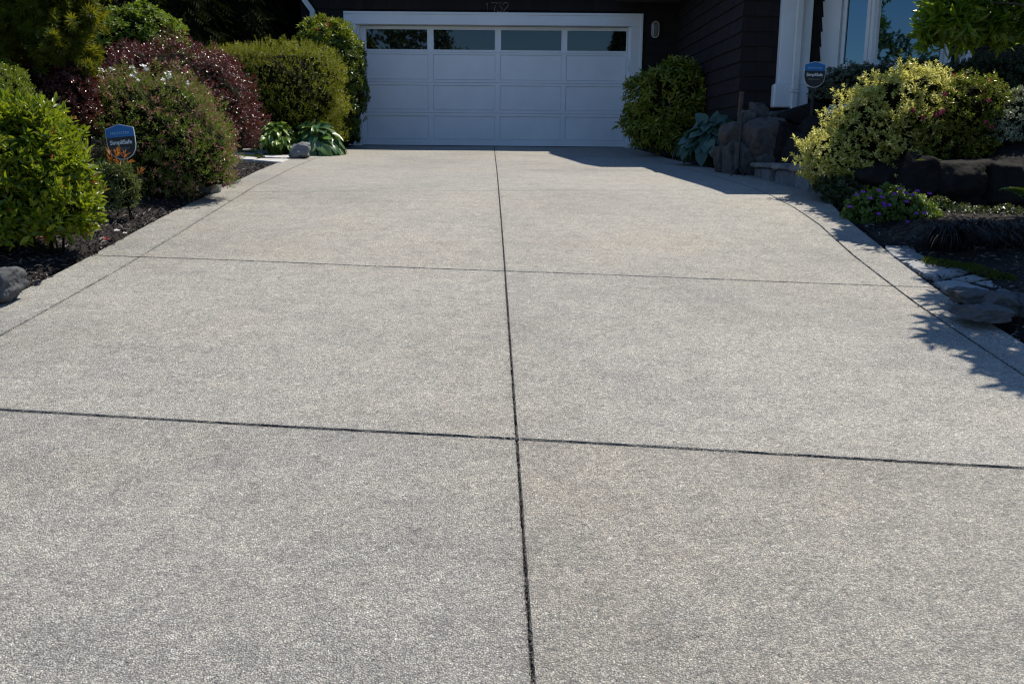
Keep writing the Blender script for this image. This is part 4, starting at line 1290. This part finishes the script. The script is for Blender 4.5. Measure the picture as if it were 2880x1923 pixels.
# rhododendron at the door
shrub('rhododendron_shrub', 'tall rhododendron with yellow-green and red new leaves against the garage trim', 'shrub', gbase(960, -1.05),
      lobes_px([(945, 170, 62, 88, -.1, .45), (985, 240, 46, 130, .1, .4), (975, 340, 36, 85, .1, .32), (905, 95, 60, 40, .35, .35), (935, 120, 60, 50, -.1, .4), (930, 290, 70, 100, .1, .4), (870, 140, 40, 45, .2, .3)], -1.05),
      2300, 8, .085, .026, LM['rhodo'], (.7, 1.6), .03, .5, .4, 'long', .80, -.6,
      [('new_growth', .55, LM['rhodo_yellow'], lambda P, A: (A[:, 2] > .35) & (P[:, 2] > 1.45), dict(L=.095, W=.03, spread=(.4, 1.2), lift=.02)),
       ('red_leaves', .025, LM['rhodo_red'], lambda P, A: (A[:, 2] > .2) & (P[:, 2] > 1.4), dict(L=.09, W=.028, spread=(.3, 1.0), lift=.03))])


def hosta(name, label, c, r, h, n_, L, W, mat, squash=1.0):
    root = thing(name, label, 'plant', c)
    c = np.array(c)
    ph = np.arange(n_) * 2.39996 + rng.normal(0, .2, n_)
    t = np.sqrt((np.arange(n_) + .5) / n_)
    rad = np.stack([np.cos(ph), np.sin(ph), np.zeros(n_)], 1)
    P = c + rad * (r * .72 * t)[:, None] * np.array([1, squash, 1]) + np.array([0, 0, 1]) * (h * (1 - .62 * t ** 1.6))[:, None] + rng.normal(0, .02, (n_, 3))
    el = .55 - 1.25 * t + rng.normal(0, .2, n_)
    D = rad * np.cos(el)[:, None] + np.array([0, 0, 1]) * np.sin(el)[:, None] + rng.normal(0, .12, (n_, 3))
    Nn = np.tile([0, 0, .8], (n_, 1)) + rad * .8 + rng.normal(0, .25, (n_, 3))
    Ls = L * rng.uniform(.75, 1.15, n_)
    part('leaves', leaf_mesh('leaves', P, D, Nn, Ls, Ls * W / L, 'hosta'), mat, root)
    mb = MB()
    for p_, d_ in zip(P, unit(D)):
        b = c + np.array([rng.normal(0, .04), rng.normal(0, .04), -.02])
        mb.tube([b, b * .35 + p_ * .65 + np.array([0, 0, .05]), p_ + d_ * .02], [.006, .005, .004], 5, False)
    part('stalks', mb.mesh('stalks'), mat, root)
    return root


hosta('hosta', 'yellow-green leafy hosta at the end of the left path', gbase(775, -3.3), .42, .48, 190, .14, .075, LM['hosta_green'])
hosta('hosta', 'large blue-green hosta beside the grey rock, left of the garage door', gbase(888, -3.05), .54, .60, 150, .20, .14, LM['hosta_mix'])
hosta('hosta', 'big blue hosta in the shade right of the garage door', (2.95, -4.75, -.19), .58, .54, 170, .21, .17, LM['hosta_blue'], .8)
# bush right of the garage door
shrub('shade_rhododendron', 'dome of long green leaves in the shade right of the garage door', 'shrub', (2.92, -2.6, -.1),
      lobes_px([(1880, 295, 108, 110, 0, .48), (1850, 330, 95, 100, 0, .4), (1930, 280, 75, 90, .05, .4), (1905, 370, 90, 70, -.05, .4)], -2.6),
      950, 8, .14, .040, LM['pieris'], (.6, 1.7), .05, .45, .4, 'long', .74, -.7)


# dark conifers behind
def conifer(px, y, top, rad, label, seed, n_=2600, cat='tree'):
    b = gbase(px, y)
    root = thing('conifer_tree', label, cat, b, 'dark conifers behind the left garden')
    part('trunk', MB().tube([(b[0], y, -.2), (b[0], y, top * .5), (b[0], y, top)], [.14, .09, .02], 8).tube([(b[0], y, .1), (b[0], y, .4), (b[0], y, top * .4), (b[0], y, top * .75), (b[0], y, top * .95)], [rad * .5, rad * .62, rad * .5, rad * .26, .03], 14).mesh('trunk'), M['twig'], root)  # the second, wide tube is an added dark hull behind the crown's gaps
    r = np.random.default_rng(seed)
    z = r.uniform(0, 1, n_) ** .9 * top
    ph = r.uniform(0, 6.283, n_)
    rr = rad * (1 - z / top) ** .7 * (.55 + .45 * r.uniform(0, 1, n_) ** .5) * (1 + .15 * np.sin(5 * ph + z * 3))
    P = np.stack([b[0] + rr * np.cos(ph), y + rr * np.sin(ph), z + .02], 1)
    D = np.stack([np.cos(ph), np.sin(ph), np.full(n_, -.75)], 1) + r.normal(0, .3, (n_, 3))
    Nn = np.stack([np.cos(ph), np.sin(ph), np.full(n_, .9)], 1) + r.normal(0, .3, (n_, 3))
    P[:, 0] += .0
    # a drooping spray = several needles fanned along it
    k = 7
    D = unit(D); S = unit(np.cross(Nn, D))
    B = P[:, None] + D[:, None] * (np.arange(k) * .035)[None, :, None]
    sg = np.where(np.arange(k) % 2 == 0, 1, -1)[None, :, None]
    DD = D[:, None] + S[:, None] * sg * .75
    Ls = np.broadcast_to(.17 - .012 * np.arange(k), (n_, k))
    part('crown', leaf_mesh('crown', B.reshape(-1, 3), DD.reshape(-1, 3), np.repeat(Nn, k, 0), Ls.ravel(), Ls.ravel() * .2, 'simple'), LM['conifer'], root)
    return root


conifer(330, -2.6, 4.2, 1.0, 'dark conifer directly behind the fresh-green dome', 1)
conifer(520, -1.2, 4.6, 1.1, 'dark drooping conifer behind the burgundy dome', 2)
conifer(690, -.2, 4.6, 1.05, 'dark conifer behind the clipped hedge, mid left', 3)
conifer(810, 1.6, 4.6, 1.0, 'dark conifer nearest the downspout at the garage corner', 4)
conifer(130, -2.8, 4.4, 1.2, 'dark conifer behind the maple at the far left', 5)
conifer(-150, -3.2, 4.6, 1.3, 'dark conifer beyond the left edge, behind the maple', 8)
conifer(-500, -4.2, 4.2, 1.3, 'outermost dark conifer beyond the left edge', 9)
conifer(420, .8, 5.0, 1.3, 'dark conifer farthest back between two others', 6)


def tree(name, label, base, h, lobes, tips, k, L, W, mat, tmpl, tr=.06, spread=(.6, 1.6), up=.1, twig=.06, group=None, depth=.14, zmin=-.8, core=0, rand=.5, limbs=9, limb_r=.4):
    root = thing(name, label, 'tree', base, group)
    b = np.array(base, float)
    mb = MB()
    top = np.mean([l[:3] for l in lobes], 0)
    t = np.linspace(0, 1, 7)[:, None]
    bend = np.array([rng.normal(0, .1), rng.normal(0, .1), 0])
    pts = b - [0, 0, .1] + (np.array([top[0], top[1], b[2] + h]) - b) * t + bend * np.sin(t * 3)
    mb.tube(pts, np.linspace(tr, tr * .35, 7), 9)
    for i in range(limbs):
        l = np.array(lobes[i % len(lobes)], float)
        s = pts[int(rng.integers(2, 6))]
        e = l[:3] + unit(rng.normal(size=3)) * l[3:] * .7
        m = (s + e) / 2 + np.array([0, 0, .12 * np.linalg.norm(e - s)])
        u = np.linspace(0, 1, 6)[:, None]
        mb.tube((1 - u) ** 2 * s + 2 * u * (1 - u) * m + u * u * e, np.linspace(tr * limb_r, tr * .06, 6), 6, False)
    part('trunk', mb.mesh('trunk'), M['bark'], root)
    P, A = lobe_tips(lobes, tips, zmin, .15, depth, 0, .2, .5)
    B, D, Nn, Ls = whorl(P, A, k, spread, twig, L, up, rand)
    D[:, 2] -= .25
    part('crown', leaf_mesh('crown', B, D, Nn, Ls, Ls * W / L, tmpl), mat, root)
    return root


# maple top left
tree('maple_tree', 'fine-leaved green maple with yellow sunlit edges in the top left corner', gbase(-160, -9.6), 1.9,
     lobes_px([(90, 60, 165, 120, 0, .5), (-60, 110, 150, 120, 0, .5), (170, 130, 95, 70, -.1, .35), (205, 40, 80, 90, 0, .3), (60, -120, 200, 120, 0, .6), (230, 190, 40, 30, -.1, .15), (-150, -60, 200, 180, 0, .6)], -9.6),
     2600, 6, .075, .075, LM['maple'], 'palm', .05, (.5, 1.5), .1, .05, depth=.12)

# ------------------------------------------------------------------ plants, right side
shrub('variegated_shrub', 'sunlit cream-and-green variegated shrub spilling over the low stone wall', 'shrub', (3.5, -8.75, -.3),
      lobes_px([(2525, 300, 125, 105, 0, .38), (2425, 370, 110, 105, -.05, .34), (2340, 440, 88, 80, -.1, .28), (2420, 460, 120, 62, -.12, .3), (2600, 275, 80, 80, .05, .34), (2500, 400, 120, 90, -.05, .32), (2400, 485, 95, 40, -.16, .25), (2490, 490, 110, 42, -.2, .25), (2325, 480, 55, 40, -.16, .2)], -8.78),
      3300, 8, .038, .017, LM['variegated'], (.7, 1.6), .03, 1.1, .45, 'oval', .66, -.7, [('shoots', .15, LM['variegated'], always, dict(k=8, L=.042, W=.018, spread=(.25, 1.2), lift=.04))], .16, .08)
shrub('flowering_pieris', 'yellow-green shrub with a few magenta flowers right of the variegated shrub', 'shrub', (4.6, -8.7, -.2),
      lobes_px([(2680, 320, 110, 100, 0, .38), (2760, 310, 75, 90, 0, .35), (2640, 390, 120, 80, -.05, .35), (2740, 390, 100, 70, -.05, .35)], -8.78),
      2000, 8, .038, .015, LM['yellow_pieris'], (.5, 1.5), .03, .5, .45, 'oval', .80, -.7,
      [('red_leaves', .04, LM['rhodo_red'], topside, {})])
pr = thing('magenta_flowers', 'magenta flowers dotted over the yellow-green shrub', 'flowers', atY(2670, 320, -8.65))
for px, py in [(2655, 266), (2645, 318), (2630, 324), (2652, 312), (2780, 283), (2772, 344), (2788, 358), (2595, 332), (2566, 310)]:
    c = atY(px, py, -9.2)
    P = np.tile(c, (6, 1)); a = np.arange(6) * 1.047
    D = np.stack([np.cos(a), -.35 + 0 * a, np.sin(a)], 1)
    part('flower', leaf_mesh('flower', P, D, np.tile([0, -1, .4], (6, 1)), .022, .017, 'oval'), LM['magenta'], pr)
shrub('silver_shrub', 'silvery white-edged shrub at the right edge of the picture', 'shrub', (5.3, -8.5, -.2),
      lobes_px([(2860, 340, 85, 75, 0, .3), (2900, 310, 90, 70, .05, .3), (2830, 380, 60, 45, -.03, .25)], -9.0), 1700, 7, .026, .015, LM['silver'], (.5, 1.5), .03, core=.8)
shrub('euonymus_shrub', 'grey-green shaded shrub under the bay window beside the right sign', 'shrub', (4.2, -5.9, .3),
      lobes_px([(2375, 245, 80, 60, 0, .28), (2430, 225, 60, 45, 0, .25), (2330, 265, 50, 40, 0, .22)], -6.1), 1400, 7, .030, .016, LM['euonymus'], (.5, 1.5), .03, core=.75)
shrub('evergreen_shrub', 'dark evergreen tuft rising against the bay window sill', 'shrub', (4.9, -6.0, .3),
      lobes_px([(2480, 225, 55, 45, 0, .25), (2590, 210, 60, 38, 0, .25)], -6.1), 1100, 7, .030, .012, LM['dark_shrub'], (.4, 1.3), .03, core=.75)
shrub('evergreen_shrub', 'broad dark hedge-like shrub in deep shade below the wing wall at right', 'shrub', (5.9, -6.3, .2),
      lobes_px([(2740, 240, 110, 75, 0, .35), (2840, 250, 110, 95, -.1, .35), (2660, 240, 80, 50, 0, .3)], -6.4), 2600, 6, .032, .014, LM['dark_shrub'], (.4, 1.3), .03, core=.8)

# cranesbill with countable purple flowers
gb = gnd(2500, 660, .02)
ger = shrub('geranium_plant', 'low mound of green leaves with purple flowers beside the drive', 'plant', (gb[0], gb[1] + .15, gb[2]),
            lobes_px([(2490, 600, 95, 72, 0, .24), (2430, 625, 55, 45, -.02, .16), (2565, 610, 75, 62, .02, .2), (2510, 645, 90, 38, -.08, .15), (2605, 635, 62, 45, 0, .18), (2450, 600, 70, 60, -.05, .16), (2540, 665, 90, 28, -.1, .13)], -9.95),
            1300, 6, .036, .030, LM['geranium'], (.7, 1.5), .03, .5, .5, 'oval', .72, -.4)
for px, py in [(2410, 548), (2428, 540), (2447, 558), (2472, 536), (2480, 555), (2484, 572), (2488, 580), (2500, 577), (2530, 532), (2546, 543), (2568, 548), (2580, 537), (2550, 568), (2390, 582), (2577, 601), (2600, 599), (2552, 624), (2498, 646), (2497, 660), (2540, 652), (2470, 602), (2516, 546), (2614, 545)]:
    c = atY(px, py, -10.2 + .0009 * (600 - py))
    a = np.arange(5) * 1.2566 + rng.uniform(0, 1)
    D = np.stack([np.cos(a), np.sin(a) * .9 - .25, .15 + .45 * np.sin(a)], 1)
    Nn = np.tile([0, -.55, 1.0], (5, 1)) + rng.normal(0, .15, (5, 3))
    part('flower', leaf_mesh('flower', np.tile(c, (5, 1)), D, Nn, .021, .019, 'oval'), LM['purple'], ger)
shrub('ground_cover_plant', 'dark leafy ground cover in shade at the drive edge under the variegated shrub', 'plant', (3.35, -9.15, -.4),
      lobes_px([(2370, 555, 55, 55, 0, .2), (2330, 525, 40, 35, .1, .15)], -9.2), 500, 6, .035, .026, LM['dark_shrub'], (.7, 1.5), .03, core=.7)


def grass_clump(name, label, c, r, h, n_, mat, L=.3):
    root_n = thing(name, label, 'plant', c)
    ph = rng.uniform(0, 6.283, n_)
    t = rng.uniform(0, 1, n_)
    mbv, mbf = [], []
    for i in range(n_):
        d = np.array([math.cos(ph[i]), math.sin(ph[i]), 0])
        b = np.array(c) + d * r * .35 * t[i] + rng.normal(0, .02, 3) * [1, 1, 0]
        s = np.array([-d[1], d[0], 0]) * rng.uniform(.003, .0055)
        ln = L * rng.uniform(.6, 1.1)
        out = .35 + .75 * t[i]
        u = np.linspace(0, 1, 6)
        x = ln * out * u ** 1.2; z = h * (2.2 * u - 1.9 * u ** 2) * rng.uniform(.7, 1.1)
        pt = b + d * x[:, None] + np.array([0, 0, 1]) * z[:, None]
        w = (1 - u ** 2)[:, None]
        o = len(mbv) * 12
        mbv.append(np.concatenate([pt - s * w, pt + s * w]))
        mbf.append(np.array([(k, k + 1, k + 7, k + 6) for k in range(5)]) + o)
    part('blades', np_mesh('blades', np.concatenate(mbv), [np.concatenate(mbf)]), mat, root_n)
    return root_n


for px, py, lab in [(2690, 705, 'black grass clump with glinting blades right of the purple flowers'), (2765, 690, 'black grass clump behind the moss, middle of three'), (2850, 700, 'black grass clump nearest the right edge')]:
    g_ = gnd(px, py, .03)
    o = grass_clump('black_grass', lab, (g_[0], g_[1] + .15, g_[2] - .02), .30, .27, 520, LM['mondo'], .40)
    o['group'] = 'clumps of black grass'
# ferns
def fern(label, c, n_, ln, mat):
    root_n = thing('fern', label, 'plant', c)
    Ps, Ds, Ns, Ls = [], [], [], []
    for i in range(n_):
        a = i * 2.399 + rng.normal(0, .2)
        d = np.array([math.cos(a), math.sin(a), 0]); side = np.array([-d[1], d[0], 0])
        for u in np.linspace(.12, 1, 16):
            p_ = np.array(c) + d * ln * u * .8 + np.array([0, 0, ln * (1.2 * u - .85 * u * u)])
            for sg in (-1, 1):
                Ps.append(p_); Ds.append(side * sg + d * .5 + [0, 0, -.15]); Ns.append([0, 0, 1.]); Ls.append(ln * .28 * math.sin(math.pi * min(1, u * .9 + .08)) + .01)
    Ls = np.array(Ls)
    part('fronds', leaf_mesh('fronds', np.array(Ps), np.array(Ds), np.array(Ns), Ls, Ls * .3, 'simple'), mat, root_n)
    return root_n


c = atY(2872, 545, -10.3); fern('bright green fern at the right edge in front of the boulders', (c[0] + .05, c[1], c[2] - .06), 12, .24, LM['fern'])
shrub('ground_cover_plant', 'low dark leafy mat between the black grass and the boulders', 'plant', (4.2, -9.75, -.42),
      lobes_px([(2700, 615, 95, 38, 0, .22), (2810, 620, 90, 42, 0, .25), (2630, 590, 60, 35, .1, .2)], -9.75), 900, 6, .035, .026, LM['dark_shrub'], (.7, 1.5), .03, core=.6, stems=4)
c = atY(2600, 455, -9.3); fern('small fern growing between the dark boulders under the variegated shrub', (c[0], c[1], c[2] - .05), 9, .17, LM['fern'])

# tree on the right, its lowest branch hanging into the picture
gx = 5.2; gy = -11.0
tl = lobes_px([(2710, 40, 95, 80, 0, .28), (2800, 10, 120, 115, .1, .35), (2640, 70, 45, 55, -.05, .14), (2630, 105, 35, 35, -.05, .1), (2700, 115, 40, 36, 0, .14), (2890, 50, 90, 75, .1, .3)], -10.0)
tl = [(4.75, -11.7, 1.9, .8, .75, .5), (5.4, -10.8, 2.4, 1.0, 1.0, .8), (5.6, -9.5, 2.1, .45, .5, .4), (5.6, -9.8, 2.1, .7, .8, .6), (4.75, -10.2, 2.0, .75, .7, .45), (3.80, -12.35, 1.72, .27, .5, .22), (3.95, -11.5, 1.75, .26, .45, .2), (4.25, -12.4, 1.9, .4, .45, .3), (3.66, -12.05, 1.75, .24, .4, .18), (3.95, -11.95, 1.82, .26, .5, .2), (3.9, -12.55, 1.85, .26, .4, .2), (3.72, -12.55, 1.8, .24, .35, .2), (3.98, -8.85, 1.78, .20, .6, .16), (4.55, -10.75, 1.9, .4, .4, .28), (4.2, -10.95, 1.8, .3, .35, .2)] + tl[:6] * 3  # unseen crown lobes added to cast the shade on drive and bed
tree('broadleaf_tree', 'bright green broadleaf tree whose lowest branch hangs into the top right corner', (gx, gy, float(ground_h(gx, gy))), 2.3,
     tl, 4700, 7, .15, .042, LM['cherry'], 'long', .07, (.7, 1.7), -.9, .08, depth=.16, limbs=17, limb_r=.2)

# ------------------------------------------------------------------ trees across the street (seen mirrored in the panes)
GT_ = 'trees across the street, mirrored in the window panes'
SZ = float(zg(-40))
for lab, x, y, h, r in [('tall leafy tree across the street, mirrored in the leftmost garage pane', -11.5, -48, 11.5, 4.4),
                        ('second leafy tree across the street, mirrored in the second garage pane', -6.0, -46, 9.2, 3.2),
                        ('round leafy tree across the street, mirrored in the front bay window', 17.0, -44, 8.2, 3.6),
                        ('smaller leafy tree across the street, mirrored low in the bay window', 23.0, -46, 6.4, 3.4)]:
    lb = [(x, y, SZ + h * .62, r, r, h * .36), (x - r * .5, y + 1, SZ + h * .5, r * .7, r * .7, h * .28), (x + r * .5, y + .5, SZ + h * .55, r * .7, r * .7, h * .3), (x + .3, y, SZ + h * .82, r * .6, r * .6, h * .2)]
    tree('leafy_tree', lab, (x, y, SZ), h * .7, lb, 1100, 6, .42, .24, LM['far_tree'], 'simple', .22, group=GT_, depth=.2)
def far_conifer(x, y, h, r, lab):
    root = thing('conifer_tree', lab, 'tree', (x, y, SZ), GT_)
    part('trunk', MB().tube([(x, y, SZ - .2), (x, y, SZ + h)], [.2, .03], 8).mesh('trunk'), M['bark'], root)
    n_ = 3500
    z = rng.uniform(.08, 1, n_); ph = rng.uniform(0, 6.283, n_)
    rr = r * (1 - z) * (.5 + .5 * rng.uniform(size=n_)) * (1 + .25 * np.sin(z * 40))
    P = np.stack([x + rr * np.cos(ph), y + rr * np.sin(ph), SZ + z * h], 1)
    D = np.stack([np.cos(ph), np.sin(ph), np.full(n_, -.3)], 1) + rng.normal(0, .25, (n_, 3))
    part('crown', leaf_mesh('crown', P, D, np.tile([0, 0, 1.], (n_, 1)) + rng.normal(0, .3, (n_, 3)), .5, .2, 'simple'), LM['far_tree'], root)
far_conifer(7.2, -46, 9.6, 2.2, 'pointed conifer across the street, mirrored in the rightmost garage pane')

# ------------------------------------------------------------------ light, sky, camera
el = math.atan2(US[2], math.hypot(US[0], US[1]))
az = math.atan2(US[0], US[1])
world = bpy.data.worlds.new('World')
scene.world = world
world.use_nodes = True
nt = world.node_tree
nt.nodes.clear()
wo = nt.nodes.new('ShaderNodeOutputWorld')
bg = nt.nodes.new('ShaderNodeBackground')
sky = nt.nodes.new('ShaderNodeTexSky')
sky.sky_type = 'NISHITA'
sky.sun_disc = False
sky.sun_elevation = el
sky.sun_rotation = az
sky.ozone_density = 8.0
sky.dust_density = 0.0
bg.inputs[1].default_value = .10
nt.links.new(sky.outputs[0], bg.inputs[0])
nt.links.new(bg.outputs[0], wo.inputs[0])

sl = bpy.data.lights.new('sun', 'SUN')
sl.energy = 4.2
sl.angle = math.radians(.5)
sl.color = (1.0, .93, .81)
so = bpy.data.objects.new('sun', sl)
so.rotation_euler = Vector((-US[0], -US[1], -US[2])).to_track_quat('-Z', 'Y').to_euler()
so.location = (6, 6, 12)
COL.objects.link(so)

cam = bpy.data.cameras.new('camera')
cam.sensor_width = 36
cam.lens = F / 2880 * 36
cam.clip_end = 1000
cam.clip_start = .05
co = bpy.data.objects.new('camera', cam)
co.matrix_world = Matrix.Translation(Vector(CAM)) @ Matrix.Rotation(math.pi / 2 - TH, 4, 'X') @ Matrix.Rotation(RO, 4, 'Z')
COL.objects.link(co)
scene.camera = co
scene.view_settings.view_transform = 'Standard'
scene.view_settings.look = 'None'
scene.view_settings.gamma = 1
scene.view_settings.exposure = .53
scene.cycles.max_bounces = 8
scene.cycles.use_adaptive_sampling = True
scene.cycles.pixel_filter_type = 'BLACKMAN_HARRIS'
scene.cycles.filter_width = 1.2
scene.cycles.use_denoising = True
